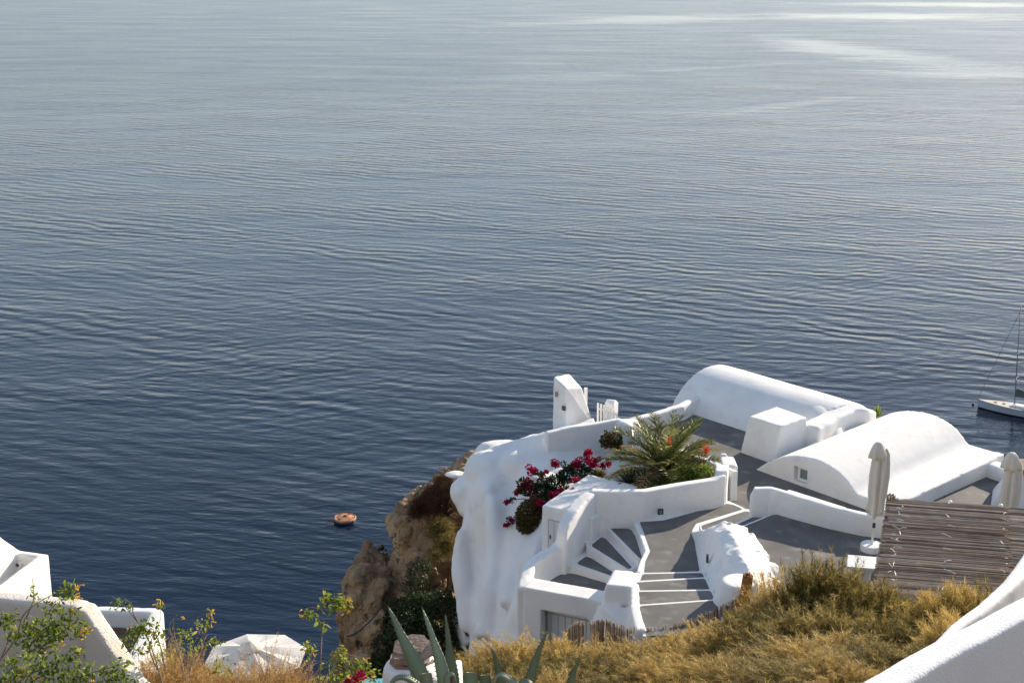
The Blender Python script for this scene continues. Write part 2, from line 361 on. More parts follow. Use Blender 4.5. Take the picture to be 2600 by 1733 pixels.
# ------------------------------------------------------------------ sea
def sea_material():
    m, t, o = nt('sea_water'); Lk = t.links.new
    g = N(t, 'ShaderNodeNewGeometry'); pos = g.outputs['Position']
    def mth(op, a, b=None, c=None):
        n = N(t, 'ShaderNodeMath', operation=op)
        for i, x in enumerate((a, b, c)):
            if x is None: continue
            if isinstance(x, (int, float)): n.inputs[i].default_value = x
            else: Lk(x, n.inputs[i])
        return n.outputs[0]
    def ns(rot, sx, sy, detail=2, dist=0.0, rough=.5, off=0.0):
        mp = N(t, 'ShaderNodeMapping'); mp.vector_type = 'TEXTURE'
        mp.inputs['Rotation'].default_value = (0, 0, R(rot)); mp.inputs['Scale'].default_value = (sx, sy, 1); mp.inputs['Location'].default_value = (off, off * .7, 0)
        Lk(pos, mp.inputs['Vector'])
        n = N(t, 'ShaderNodeTexNoise'); n.inputs['Scale'].default_value = 1; n.inputs['Detail'].default_value = detail; n.inputs['Distortion'].default_value = dist; n.inputs['Roughness'].default_value = rough
        Lk(mp.outputs[0], n.inputs['Vector']); return n.outputs['Fac']
    def train(rot, lam, dist, ds, off, pk, lo, hi):
        mp = N(t, 'ShaderNodeMapping'); mp.vector_type = 'TEXTURE'; mp.inputs['Rotation'].default_value = (0, 0, R(rot)); mp.inputs['Location'].default_value = (off, off, 0)
        Lk(pos, mp.inputs['Vector'])
        wv = N(t, 'ShaderNodeTexWave', wave_type='BANDS', bands_direction='Y', wave_profile='SIN')
        wv.inputs['Scale'].default_value = .314 / lam; wv.inputs['Distortion'].default_value = dist; wv.inputs['Detail'].default_value = 2.5; wv.inputs['Detail Scale'].default_value = ds; wv.inputs['Detail Roughness'].default_value = .55
        Lk(mp.outputs[0], wv.inputs['Vector'])
        return mth('MULTIPLY', wv.outputs['Fac'], ramp(t, [(lo, (.05, .05, .05)), (hi, (1, 1, 1))], ns(rot, *pk, 2, .3, off=off * 3)).outputs[0])
    swell = train(-30, 7.4, 6.0, 1.3, 40, (85, 38), .40, .64)
    swell2 = train(-12, 5.8, 6.0, 1.3, 90, (110, 34), .40, .66)
    cross = train(28, 4.8, 6.0, 1.2, 170, (60, 40), .46, .68)
    mid = ns(-27, 19, 3.9, 2, .2, .55, off=51)
    mid2 = ns(-8, 15, 3.0, 2, .2, .55, off=151)
    mid3 = ns(24, 14, 3.2, 2, .2, .55, off=251)
    big = ns(-10, 42, 13, 3, .3, .6, off=351)
    pk2 = ramp(t, [(.36, (.25, .25, .25)), (.64, (1, 1, 1))], ns(12, 120, 60, 2, .4, off=640)).outputs[0]
    rip = ns(-12, 7, 1.9, 3, .3, .6, off=13)
    small = ns(6, 3, .7, 3, .3, .6, off=5)
    far = ns(-4, 160, 38, 4, .4, off=211)
    # calmer slicks and rougher cat's paws far out
    mask = None
    warp = ns(0, 150, 60, 5, .8, .65, off=400)
    for (x0, y0, x1, y1, wd, st) in SLICKS:
        a, b = P(x0, y0, 0), P(x1, y1, 0); c = (a + b) / 2; ang = math.atan2(b.y - a.y, b.x - a.x); hl = (b - a).length / 2
        mp = N(t, 'ShaderNodeMapping'); mp.vector_type = 'TEXTURE'
        mp.inputs['Location'].default_value = (c.x, c.y, 0); mp.inputs['Rotation'].default_value = (0, 0, ang); mp.inputs['Scale'].default_value = (hl, wd, 1)
        Lk(pos, mp.inputs['Vector'])
        ln = N(t, 'ShaderNodeVectorMath', operation='LENGTH'); Lk(mp.outputs[0], ln.inputs[0])
        d = mth('ADD', ln.outputs['Value'], mth('MULTIPLY', mth('SUBTRACT', warp, .5), 2.4))
        k = N(t, 'ShaderNodeMapRange', interpolation_type='SMOOTHSTEP'); Lk(d, k.inputs[0])
        k.inputs[1].default_value = 1.3; k.inputs[2].default_value = .3; k.inputs[3].default_value = 0; k.inputs[4].default_value = st
        mask = k.outputs[0] if mask is None else mth('MAXIMUM', mask, k.outputs[0])
    yy = N(t, 'ShaderNodeSeparateXYZ'); Lk(pos, yy.inputs[0])
    near = N(t, 'ShaderNodeMapRange', interpolation_type='SMOOTHSTEP'); Lk(yy.outputs[1], near.inputs[0]); near.inputs[1].default_value = 225; near.inputs[2].default_value = 330; near.inputs[3].default_value = .25; near.inputs[4].default_value = 1
    h = mth('MULTIPLY', swell, .19)
    h = mth('ADD', h, mth('MULTIPLY', swell2, .12))
    h = mth('ADD', h, mth('MULTIPLY', cross, .07))
    h = mth('MULTIPLY', h, near.outputs[0])
    h = mth('ADD', h, mth('MULTIPLY', mth('ADD', mth('MULTIPLY', mid, .28), mth('ADD', mth('MULTIPLY', mid2, .22), mth('MULTIPLY', mid3, .15))), pk2))
    h = mth('ADD', h, mth('MULTIPLY', big, .45))
    h = mth('ADD', h, mth('MULTIPLY', rip, .115))
    h = mth('ADD', h, mth('MULTIPLY', small, .042))
    h = mth('MULTIPLY', h, mth('SUBTRACT', 1.0, mth('MULTIPLY', mask, .75)))
    bp = N(t, 'ShaderNodeBump'); bp.inputs['Strength'].default_value = 1; bp.inputs['Distance'].default_value = 1.0
    Lk(h, bp.inputs['Height'])
    b = N(t, 'ShaderNodeBsdfPrincipled'); b.inputs['IOR'].default_value = 1.33; b.inputs['Specular IOR Level'].default_value = .31
    r = ramp(t, [(.35, (.0012, .009, .025)), (.7, (.002, .012, .033))], far); Lk(r.outputs[0], b.inputs['Base Color'])
    dst = N(t, 'ShaderNodeMapRange', interpolation_type='SMOOTHSTEP'); Lk(yy.outputs[1], dst.inputs[0]); dst.inputs[1].default_value = 300; dst.inputs[2].default_value = 1300; dst.inputs[3].default_value = .08; dst.inputs[4].default_value = .18
    rg = mth('MULTIPLY', dst.outputs[0], mth('ADD', mth('MULTIPLY', far, .7), .65))
    rg = mth('MULTIPLY', rg, mth('SUBTRACT', 1.0, mth('MULTIPLY', mask, .45))); Lk(rg, b.inputs['Roughness'])
    Lk(bp.outputs[0], b.inputs['Normal']); Lk(b.outputs[0], o.inputs[0])
    return m
SLICKS = [(1300, 62, 2000, 36, 110, .8), (1800, 40, 2700, 44, 130, 1.0), (1960, 92, 2260, 150, 60, .9), (2180, 185, 2700, 180, 55, .9), (2150, 125, 2480, 172, 60, .7), (1250, 205, 1700, 180, 40, .4), (2420, 560, 2640, 470, 30, .35),
          (1500, 190, 2010, 160, 16, .4), (1780, 292, 2160, 245, 14, .55), (2050, 10, 2800, 14, 120, .9)]
mb = MB(); mb.add([(-6000, 60, 0), (6000, 60, 0), (6000, 9000, 0), (-6000, 9000, 0)], [(0, 1, 2, 3)])
structure(mb.build('sea', sea_material(), keep=True))

# ================================================================== the cave house on the cliff
W = M['plaster']
def xy(px, py, z): p = P(px, py, z); return (p.x, p.y)
def poly(pts, z): return [xy(a, b, z) for a, b in pts]
# ---- floors
fl = MB().prism([(3.3, 38.7), (3.2, 41.2), (6.2, 43.2), (10.5, 39.6), (13.2, 37.6), (14.2, 35), (14, 29.4), (8.6, 29.6), (5.75, 33.4), (5.5, 34.9)], 83, zA)
structure(fl.build('terrace', M['floor']))
fl = MB().prism(poly([(1612, 1322), (1628, 1365), (1637, 1400), (1627, 1428), (1622, 1458), (1800, 1458), (1790, 1400), (1782, 1330), (1897, 1294), (1880, 1284), (1850, 1271)], zB), 83.5, zB)
o = fl.build('landing', W); structure(o)
sh = MB().prism(roundpoly(poly([(1624, 1325), (1684, 1321), (1759, 1301), (1845, 1278), (1862, 1281), (1886, 1292), (1768, 1328), (1757, 1346), (1764, 1380), (1776, 1449), (1636, 1453), (1640, 1423), (1652, 1398), (1639, 1361)], zB), .06), zB - .05, zB + .008)
structure(sh.build('landing_floor', M['floor']))
# lower terrace (with umbrella), ends against the bank
cp = poly([(1960, 1307), (1986, 1304), (2057, 1323), (2134, 1343), (2260, 1362), (2420, 1330)], zC)
cpoly = [cp[-1], (13.0, 29.6), (13.0, 23.6), (6.6, 23.6), (5.3, 25.6), (4.9, 31.2), xy(1891, 1335, zC)] + cp[:-1]
structure(MB().prism(cpoly, 83.2, zC).build('umbrella_terrace', M['floor']))

# ---- short steps up to the umbrella terrace
st = thing('terrace_steps', 'three low white-edged grey steps behind the rough white rock, up to the umbrella terrace', 'steps', (5.2, 31.8, zB))
def step(parent, pl, z, zb, tread, name='step'):
    s = MB().prism(pl, zb, z).build(name, W, parent)
    MB().prism(tread, z - .03, z + .007).build('tread', M['floor'], s)
    return s
e1a, e1b = (1775, 1331), (1897, 1291); e2a, e2b = (1878, 1322), (1923, 1302); e3a, e3b = (1891, 1335), (1961, 1306)
far = [(1990, 1310), (1950, 1350), (1860, 1400), (1800, 1400)]
step(st, poly([e1a, e1b, (1975, 1312), (1930, 1360), (1850, 1400), (1795, 1390)], zB + .15), zB + .15, 83.6,
     roundpoly(poly([(1781, 1334), (1893, 1297), (1921, 1304), (1870, 1330), (1860, 1390), (1800, 1380)], zB + .15), .06))
step(st, poly([(1840, 1341), e2a, e2b, (1990, 1315), (1950, 1350), (1860, 1400)], zB + .3), zB + .3, 83.7,
     roundpoly(poly([(1850, 1340), (1882, 1326), (1926, 1306), (1958, 1308), (1900, 1338), (1880, 1380)], zB + .3), .06))
na, nb_ = P(*e3a, zC), P(*e3b, zC); nd = (nb_ - na).normalized(); nq = Vector((-nd.y, nd.x, 0)) * .045
MB().hull([p + k + Vector((0, 0, z)) for p in (na - nd * .5, nb_) for k in (nq * 0, nq) for z in (-.2, .006)]).build('nosing', W, st)

# ---- front staircase rising towards the camera
fs = thing('front_staircase', 'straight stair of broad grey treads with thin white nosings beside the rough white rock', 'stairs', (3.4, 29, zB))
Ls = [((1624, 1453), (1787, 1450)), ((1608, 1474), (1794, 1464)), ((1612, 1498), (1808, 1495)), ((1616, 1534), (1822, 1520)), ((1630, 1598), (1840, 1592))]
for k in range(4):
    z = zB + .15 * (k + 1)
    (a, b), (c, d) = Ls[k], Ls[k + 1]
    ex = [(c[0] + 3, c[1] + 16), (d[0] + 6, d[1] + 16)]
    pl = poly([a, b, ex[1], ex[0]], z)
    tr = poly([(a[0] + 8, a[1] + 4), (b[0] - 4, b[1] + 4), (ex[1][0] - 6, ex[1][1]), (ex[0][0] + 9, ex[0][1])], z)
    step(fs, pl, z, 83.5 + .02 * k, roundpoly(tr, .07))

# ---- winding staircase going down on the left
ws = thing('winding_staircase', 'curved fan of four dark treads between thick white risers, below the planter wall', 'stairs', (2, 31.5, 85))
zT = [zB - .2, zB - .4, zB - .6, zB - .8]
Bk = [[(1543, 1344), (1621, 1420), (1650, 1400), (1660, 1330), (1590, 1290), (1520, 1300)],
      [(1489, 1388), (1597, 1449), (1640, 1430), (1660, 1330), (1560, 1290), (1480, 1340)],
      [(1446, 1433), (1556, 1465), (1620, 1440), (1650, 1330), (1530, 1300), (1420, 1380)],
      [(1330, 1500), (1390, 1440), (1440, 1400), (1600, 1420), (1580, 1470), (1545, 1520), (1420, 1530)]]
Tr = [[(1549, 1340), (1601, 1342), (1613, 1361), (1631, 1418), (1622, 1414)],
      [(1500, 1384), (1527, 1363), (1539, 1368), (1605, 1440), (1596, 1444)],
      [(1463, 1430), (1487, 1412), (1502, 1417), (1562, 1456), (1554, 1461)],
      [(1385, 1480), (1424, 1457), (1452, 1455), (1545, 1479), (1540, 1510), (1420, 1512)]]
for k in range(4):
    z = zT[k]; s = MB().prism(roundpoly(poly(Bk[k], z), .1), 83.0 + .03 * k, z).build('step', W, ws)
    MB().prism(roundpoly(poly(Tr[k], z), .12 if k < 3 else .25, 6), z - .03, z + .007).build('tread', M['floor'], s)
# white kerb between the landing and the fan of steps
kb = MB().strip(wallpx([(1612, 1324, zB, 83.4, zB + .02), (1629, 1362, zB, 83.4, zB + .02), (1642, 1399, zB, 83.4, zB + .02), (1630, 1424, zB, 83.4, zB + .03), (1621, 1455, zB, 83.4, zB + .04)], .09, .5), .09, .5)
soften(kb.build('kerb', W, ws, keep=True), .02, 3, 0)

# ---- planter front wall (with lamp)
zD = 87.02
pw = thing('planter_wall', 'long smooth white wall with a small square lamp, holding back the palm planter', 'wall', (3.8, 33, zB))
mb = MB().strip(wallpx([(1500, 1247, zD, 83.5, zD), (1560, 1249, zD, 83.5, zD), (1638, 1249, zD, 83.5, zD), (1730, 1232, zD, 83.5, zD), (1816, 1219, zD, 83.5, zD), (1845, 1210, zD, 83.5, zD + .05)], .26, 1.0), .26, 1.0)
a = P(1845, 1277, zB)
mb.hull([(a.x - .32, a.y + .02, 84), (a.x, a.y, 84), (a.x + .12, a.y + .5, 84), (a.x - .25, a.y + .6, 84),
         (a.x - .32, a.y + .02, zD + .1), (a.x - .02, a.y, zD + .1), (a.x + .1, a.y + .5, zD + .1), (a.x - .25, a.y + .6, zD + .1)])
soften(mb.build('wall_body', W, pw), .035, 6, .02, .7)
def lamp(parent, px, py, y, ax, s=.12):
    c = PY(px, py, y); ax = Vector(ax).normalized(); n = Vector((ax.y, -ax.x, 0))
    f = MB().box(c - ax * s / 2 - n * .03 - Vector((0, 0, s / 2)), ax * s, n * .06, (0, 0, s)).build('wall_lamp', M['dark'], parent)
    MB().box(c - ax * s * .22 + n * .028 - Vector((0, 0, s * .3)), ax * s * .44, n * .008, (0, 0, s * .6)).build('lamp_glass', M['glass'], f)
q = P(1684, 1321, zB); lamp(pw, 1677, 1298, q.y - .02, (1, .12, 0), .14)

# ---- planter back wall: far side and right side, with low pier
zQ = 86.9
bw = MB().strip(wallpx([(1385, 1092, zQ, 84.5, zQ - .06), (1444, 1082, zQ, 84.5, zQ), (1508, 1073, zQ, 84.5, zQ), (1569, 1064, zQ, 84.5, zQ + .02), (1623, 1089, zQ, 84.5, zQ), (1661, 1115, zQ, 84.5, zQ), (1758, 1152, zQ, 84.5, zQ), (1846, 1186, zQ, 84.5, zQ), (1866, 1196, zQ, 84.5, zQ)], .22, .5), .22, .5)
a = P(1592, 1075, zQ); bw.hull([(a.x + dx, a.y + dy, z) for dx in (-.25, .35) for dy in (.05, .55) for z in (85.5, zQ - .03)])
o = soften(bw.build('garden_wall', W), .035, 6, .03, .8)
tag(o, 'white wall bent round the far and right side of the palm planter, with bougainvillea below it', 'wall')
# end post with a gap beside the planter wall
ep = MB(); a = P(1864, 1258, zA)
ep.hull([(a.x - .05, a.y - .04, zA - .2), (a.x + .06, a.y - .04, zA - .2), (a.x - .05, a.y + .08, zA - .2), (a.x + .06, a.y + .08, zA - .2), (a.x - .05, a.y - .04, zQ), (a.x + .06, a.y - .04, zQ), (a.x - .05, a.y + .08, zQ), (a.x + .06, a.y + .08, zQ)])
ep.hull([(a.x - .34, a.y + .1, zQ - .14), (a.x + .06, a.y - .04, zQ - .14), (a.x + .06, a.y + .7, zQ - .14), (a.x - .3, a.y + .8, zQ - .14), (a.x - .34, a.y + .1, zQ + .02), (a.x + .06, a.y - .04, zQ + .02), (a.x + .06, a.y + .7, zQ + .02), (a.x - .3, a.y + .8, zQ + .02)])
ep.hull([(a.x - .2 + dx, a.y + .8 + dy, z) for dx in (-.08, .08) for dy in (-.06, .06) for z in (zA, zQ + .06)])
tag(soften(ep.build('end_post', W), .025, 3, 0), 'slim white post and lintel at the corner of the planter beside the passage', 'post')

# ---- planter ground
pg = MB().prism([(.3, 37.9), (3.2, 39.0), (5.9, 35.0), (5.5, 34.0), (4.3, 33.2), (2.0, 33.0), (1.75, 34.6), (.95, 36.0), (.2, 36.9)], 84, 86.02)
structure(soften(pg.build('planter_ground', M['plaster_worn']), .08, 6, .12, .9))

# ---- outer wall of the winding stair
ow = thing('stair_wall', 'curved white outer wall of the winding stair, stepping down with a small dark lamp', 'wall', (1, 31.5, 85))
mb = MB().strip(wallpx([(1505, 1248, 87.0, 82.5, 87.0, .3), (1478, 1268, 86.95, 82.5, 86.95, .34), (1456, 1296, 86.85, 82.5, 86.85, .34), (1436, 1328, 86.7, 82.5, 86.68, .3), (1428, 1345, 86.6, 82.5, 86.5, .26)], .3, .35), .3, .35)
mb.strip(wallpx([(1440, 1350, 86.3, 82.5, 86.3), (1412, 1388, 86.15, 82.5, 86.15), (1380, 1406, 86.1, 82.5, 86.12), (1349, 1427, 86.08, 82, 86.08), (1338, 1455, 86.04, 81, 86.0), (1331, 1487, 86.0, 80, 85.95)], .28, .4), .28, .4)
# battered outer foot running down the cliff
a, b_, c_ = P(1345, 1428, 86.05), P(1333, 1470, 86.0), P(1332, 1490, 85.9)
mb.hull([a, b_, c_, PY(1255, 1650, 31.0), PY(1318, 1660, 29.6), PY(1290, 1560, 31.8), PY(1318, 1480, 31.6), (c_.x, c_.y, 80), PY(1235, 1720, 31.3)])
soften(mb.build('wall_body', W, ow), .04, 8, .03, .6)
lamp(ow, 1389, 1443, 31.25, (.8, .6, 0), .13)

# ---- front parapet building with niche door
jo = P(1329, 1490, 86.0); ja = (P(1532, 1527, 86.0) - jo).to_2d().to_3d().normalized(); jn = Vector((-ja.y, ja.x, 0))
J = thing('doorway_wall', 'thick white flat-topped wall with a deep niche and plank door at the foot of the winding stair', 'wall', (jo.x, jo.y, 83))
def jp(s, n, z): return Vector((jo.x, jo.y, 0)) + ja * s + jn * n + Vector((0, 0, z))
def jbox(mb, s0, s1, n0, n1, z0, z1): return mb.hull([jp(s, n, z) for s in (s0, s1) for n in (n0, n1) for z in (z0, z1)])
mb = MB(); jbox(mb, 0, .43, 0, .55, 82, 86.0); jbox(mb, 0, 2.35, 0, .55, 85.52, 86.0); jbox(mb, 1.75, 2.35, 0, .55, 82, 86.0); jbox(mb, 0, 2.35, .38, .55, 82, 86)
mb.hull([jp(s, n, z) for s, n, z in ((1.5, 0, 85.6), (1.8, 0, 85.6), (1.8, 0, 85.15), (1.5, .38, 85.6), (1.8, .38, 85.6), (1.8, .38, 85.15))])
soften(mb.build('wall_body', W, J), .025, 3, .012, .6)
mb = MB(); jbox(mb, .46, 1.78, .30, .37, 83, 85.46); dr = mb.build('door', M['door'], J)
mb = MB()
for s in np.arange(.56, 1.75, .17): jbox(mb, s, s + .012, .293, .305, 83, 85.3)
jbox(mb, .46, 1.78, .292, .306, 85.31, 85.33); jbox(mb, .465, .48, .29, .306, 83, 85.47); jbox(mb, .465, 1.7, .29, .306, 85.455, 85.47)
mb.build('door_seam', M['seam'], dr)

# ---- pedestal and stair cheek
mb = MB()
tp = [P(1559, 1446, 86.62), P(1608, 1450, 86.62), P(1601, 1490, 86.62), P(1538, 1484, 86.62)]
bt = [P(1556, 1460, 86.0), P(1618, 1462, 86.0), P(1611, 1536, 86.1), P(1525, 1530, 86.0)]
mb.hull(tp + bt + [Vector((v.x, v.y, 84)) for v in bt])
k2 = [P(1518, 1532, 86.12), P(1600, 1538, 86.2), P(1613, 1600, 86.0), P(1498, 1580, 85.7)]
mb.hull(k2 + [Vector((v.x, v.y, 83.5)) for v in k2])
ck = [P(1598, 1536, 86.9), P(1621, 1534, 86.9), P(1642, 1600, 86.9), P(1614, 1600, 86.9)]
mb.hull(ck + [Vector((v.x, v.y, 83)) for v in ck] + [Vector((ck[0].x - .15, ck[0].y, 86.1)), Vector((ck[3].x - .25, ck[3].y, 85.9))])
ck = [P(1608, 1452, 86.3), P(1624, 1452, 86.3), P(1618, 1498, 86.72), P(1623, 1536, 86.9), P(1600, 1536, 86.9), P(1600, 1492, 86.62)]
mb.hull(ck + [Vector((v.x, v.y, 84)) for v in ck])
tag(soften(mb.build('stair_pedestal', W), .035, 5, .02, .5), 'tapered white block and cheek wall between the winding stair and the straight stair', 'pillar')

# ---- rough whitewashed rock between stair and umbrella terrace
mb = MB()
sec = [  # left foot, left shoulder, crest, right shoulder, right foot
    [P(1790, 1352, zB), P(1803, 1341, 86.8), P(1836, 1326, 87.0), P(1872, 1328, 86.95), P(1893, 1347, zC - .1)],
    [P(1757, 1352, zB), P(1812, 1352, 86.95), P(1850, 1345, 87.15), P(1892, 1352, 87.0), P(1922, 1366, zC - .1)],
    [P(1771, 1404, zB), P(1836, 1386, 87.05), P(1868, 1372, 87.2), P(1922, 1376, 87.05), P(1947, 1404, zC - .1)],
    [P(1781, 1455, zB), P(1850, 1420, 87.1), P(1884, 1412, 87.25), P(1940, 1408, 87.1), P(1967, 1440, zC - .1)],
    [P(1799, 1498, zB + .3), P(1870, 1452, 87.1), P(1905, 1450, 87.22), P(1955, 1450, 87.05), P(1982, 1488, zC - .1)],
    [P(1817, 1530, zB + .5), P(1880, 1490, 87.0), P(1915, 1490, 87.1), P(1958, 1500, 86.9), P(1985, 1540, zC - .1)]]
for a, b in zip(sec, sec[1:]): mb.hull(a + b + [Vector((p.x, p.y, 83.5)) for p in (a[0], a[-1], b[0], b[-1])])
a = P(1860, 1335, 87.0)
rb = random.Random(21)
for (px, py, z) in ((1832, 1332, 86.98), (1856, 1330, 87.0), (1880, 1336, 86.93), (1870, 1352, 87.05), (1905, 1360, 86.98), (1892, 1378, 87.06), (1928, 1382, 86.98), (1915, 1402, 87.08), (1940, 1408, 87.0), (1922, 1428, 87.12), (1952, 1438, 86.98), (1938, 1458, 87.08), (1965, 1466, 86.9), (1900, 1440, 87.12), (1882, 1400, 87.12)):
    c = P(px, py, z); sx, sy, sz = rb.uniform(.16, .32), rb.uniform(.14, .26), rb.uniform(.10, .2); an = rb.uniform(-.6, .6)
    pts = []
    for _ in range(11):
        v = Vector((rb.gauss(0, 1), rb.gauss(0, 1), rb.gauss(0, 1))).normalized()
        x, y = v.x * sx, v.y * sy; pts.append(Vector((c.x + x * math.cos(an) - y * math.sin(an), c.y + x * math.sin(an) + y * math.cos(an), c.z - .09 + v.z * sz)))
    mb.hull(pts)
o = soften(mb.build('white_rock', M['plaster_worn']), .04, 3, .09, .5, (.035, .12))
tag(o, 'lumpy whitewashed rock outcrop rising beside the straight stair', 'rock')
lampless = None
# small lamp on its stair side
lb = MB(); c = PY(1796, 1417, 29.75); lb.box(c - Vector((.03, .06, .085)), (.05, 0, 0), (.01, .12, 0), (0, 0, .17))
tag(lb.build('wall_lamp', M['dark']), 'narrow dark lamp let into the stair side of the white rock', 'lamp')

# ---- conical white bollard at the stair foot
c = P(1879, 1473, 87.32)
mb = MB().lathe((c.x, c.y, 0), [(.82, 85.9), (.66, 86.5), (.50, 87.0), (.395, 87.28), (.37, 87.32), (.3, 87.325)], 32)
tag(mb.build('round_pillar', W, smooth=False), 'short round white pillar flaring to its foot beside the rolled reed mat', 'pillar')
o = bpy.data.objects['round_pillar']; o.modifiers.new('bevel', 'BEVEL').width = .02
soften(o, .025, 3, 0)

# ---- vaulted house, rear
va = (P(1885, 1092, zA) - P(1744, 1046, zA)).normalized(); vp = Vector((-va.y, va.x, 0))
v0 = P(1744, 1046, zA)
H1 = thing('vaulted_house', 'far white house with a smooth half-barrel roof against the sea', 'house', (v0.x + 3, v0.y, 83))
RV = 2.05; cz = zA - RV * .5
ce = v0 - va * .70 + vp * (RV * math.cos(R(30)))
prof = [(-RV, 82.5)] + [(-RV * math.cos(R(q)), cz + RV * math.sin(R(q))) for q in range(0, 181, 5)] + [(RV, 82.5)]
mb = MB(); n = len(prof); LV = 5.25
vs0 = [ce + vp * x + Vector((0, 0, z - ce.z)) for x, z in prof]; mb.add(vs0 + [p + va * LV for p in vs0], [list(range(n)), list(range(n, 2 * n))[::-1]] + [(i, n + i, n + (i + 1) % n, (i + 1) % n) for i in range(n)])
soften(mb.build('vault_roof', W, H1), .06, 6, .03, 1.8)
# parapet of the upper terrace that runs into the vault
mb = MB(); zE = zA + .42
mb.strip(wallpx([(1600, 1060, zE, 83, zE - .02), (1656, 1047, zE, 83, zE), (1699, 1034, zE + .02, 83, zE + .02), (1724, 1027, zE + .04, 83, zE + .04)], .28, .3) + [((v0 + vp * .35).x, (v0 + vp * .35).y, 83, zE + .06), ((v0 + vp * 1.3).x, (v0 + vp * 1.3).y, 83, zE + .06)], .28, .3)
tag(soften(mb.build('terrace_parapet', W), .04, 8, .03, .6), 'low curved white parapet leading from the gate to the far barrel roof', 'wall')
# ledge wall between the vaults
mb = MB(); zL = 87.0
mb.strip([(p.x, p.y, 84.5, z) for p, z in ((P(2058, 1080, zL), zL - .02), (P(2110, 1054, zL), zL), (P(2160, 1034, zL), zL + .05), (P(2186, 1031, zL), zL - .02), (P(2204, 1036, zL - .2), zL - .25))], .62, .55)
tag(soften(mb.build('ledge_wall', W), .05, 8, .04, .8), 'thick rounded white ledge wall between the two barrel roofs', 'wall')
mb = MB(); zL2 = 86.85
c = P(2085, 1056, zL2); mb.ell((c.x + .1, c.y + .5, zL2 - .55), .75, 1.5, .75, 24, 14)
tag(soften(mb.build('roof_hump', W), .05, 8, 0), 'low white plaster hump where the far barrel roof meets the ledge wall', 'roof')

# ---- roof block (chimney-like cube)
t4 = [P(1901, 1056, 87.22), P(1971, 1031, 87.22), P(2049, 1059, 87.22), P(1982, 1082, 87.22)]
b4 = [P(1872, 1145, zA), None, P(2058, 1152, zA), P(1963, 1178, zA)]; b4[1] = b4[0] + b4[2] - b4[3]
b4 = [Vector((p.x, p.y, zA - .5)) for p in b4]
mb = MB().hull(t4 + b4)
blk = thing('roof_block', 'plain white tapered block standing on the grey terrace between the barrel roofs', 'chimney', (7, 38.5, zA))
soften(mb.build('block', W, blk), .035, 5, .02, .6)
mb = MB(); c = P(1959, 1168, zA + .05); mb.tube([c, c + Vector((0, -.1, 0))], .05, 10); mb.build('drain_hole', M['dark'], blk)

# ---- vaulted house, front, with window
f0 = P(1918, 1191, zA); E2v = Vector((.748, .663, .022))
H2 = thing('vaulted_house', 'nearer white house with a broad arched front, shallow barrel roof and one small window', 'house', (f0.x + 2, f0.y + 1, 83))
def fp(u, h, d=0): return f0 + E1 * u + E2 * d + Vector((0, 0, h))
arch = [(-.05, -.05), (.12, .09), (.35, .28), (.81, .57), (1.24, .74), (1.6, .82), (2.05, .87), (2.45, .83), (2.83, .72), (3.12, .55), (3.3, .38), (3.42, .30)]
ap = spline([(u, h, 0) for u, h in arch], 4)
prof = [(p.x, p.y) for p in ap] + [(4.55, .33), (4.55, -3), (-.05, -3)]
n = len(prof); LV2 = 5.35
WS, WE, WB, WT = 1.36, 1.80, -.02, .40     # window hole
mb = MB(); vs0 = [fp(u, h) for u, h in prof]; mb.add(vs0 + [p + E2v * LV2 for p in vs0], [list(range(n)), list(range(n, 2 * n))[::-1]] + [(i, n + i, n + (i + 1) % n, (i + 1) % n) for i in range(n)])
body = soften(mb.build('vault_body', W, H2), .04, 3, .018, 1.6)
# little recessed window set in a cut of the front: build the reveal as a cutter by geometry boolean
cut = MB().hull([fp(u, h, d) for u in (1.34, 1.80) for h in (.10, .50) for d in (-.3, .16)])
cm = bpy.data.meshes.new('cut'); cm.from_pydata(cut.v, [], cut.f); cob = bpy.data.objects.new('cut', cm); col.objects.link(cob)
bm_ = body.modifiers.new('opening', 'BOOLEAN'); bm_.object = cob; bm_.operation = 'DIFFERENCE'; bm_.solver = 'EXACT'
bpy.context.view_layer.update(); dg = bpy.context.evaluated_depsgraph_get()
nm = bpy.data.meshes.new_from_object(body.evaluated_get(dg)); body.modifiers.clear(); body.data = nm
bpy.data.objects.remove(cob); 
wn = MB()
def fb(mb, u0, u1, h0, h1, d0, d1): return mb.hull([fp(u, h, d) for u in (u0, u1) for h in (h0, h1) for d in (d0, d1)])
fb(wn, 1.44, 1.49, .12, .50, .07, .14); fb(wn, 1.75, 1.80, .12, .50, .07, .14); fb(wn, 1.49, 1.75, .12, .18, .07, .14); fb(wn, 1.49, 1.75, .45, .50, .07, .14)
wf = wn.build('window', M['white_paint'], H2)
mb = MB(); fb(mb, 1.49, 1.75, .18, .45, .10, .115); mb.build('pane', M['glass'], wf)
mb = MB(); fb(mb, 1.34, 1.82, .075, .105, -.03, .15); mb.build('sill', W, wf)

# wall closing the little side terrace
mb = MB(); zF = zA + .36
mb.strip([(p.x, p.y, 83, z) for p, z in ((P(2438, 1146, zF), zF), (P(2459, 1150, zF), zF), (P(2541, 1181, zF), zF), (P(2620, 1212, zF), zF))], .5, .5)
tag(soften(mb.build('terrace_parapet', W), .05, 8, .02, .6), 'low white parapet from the front barrel roof towards the stone-capped chimney', 'wall')
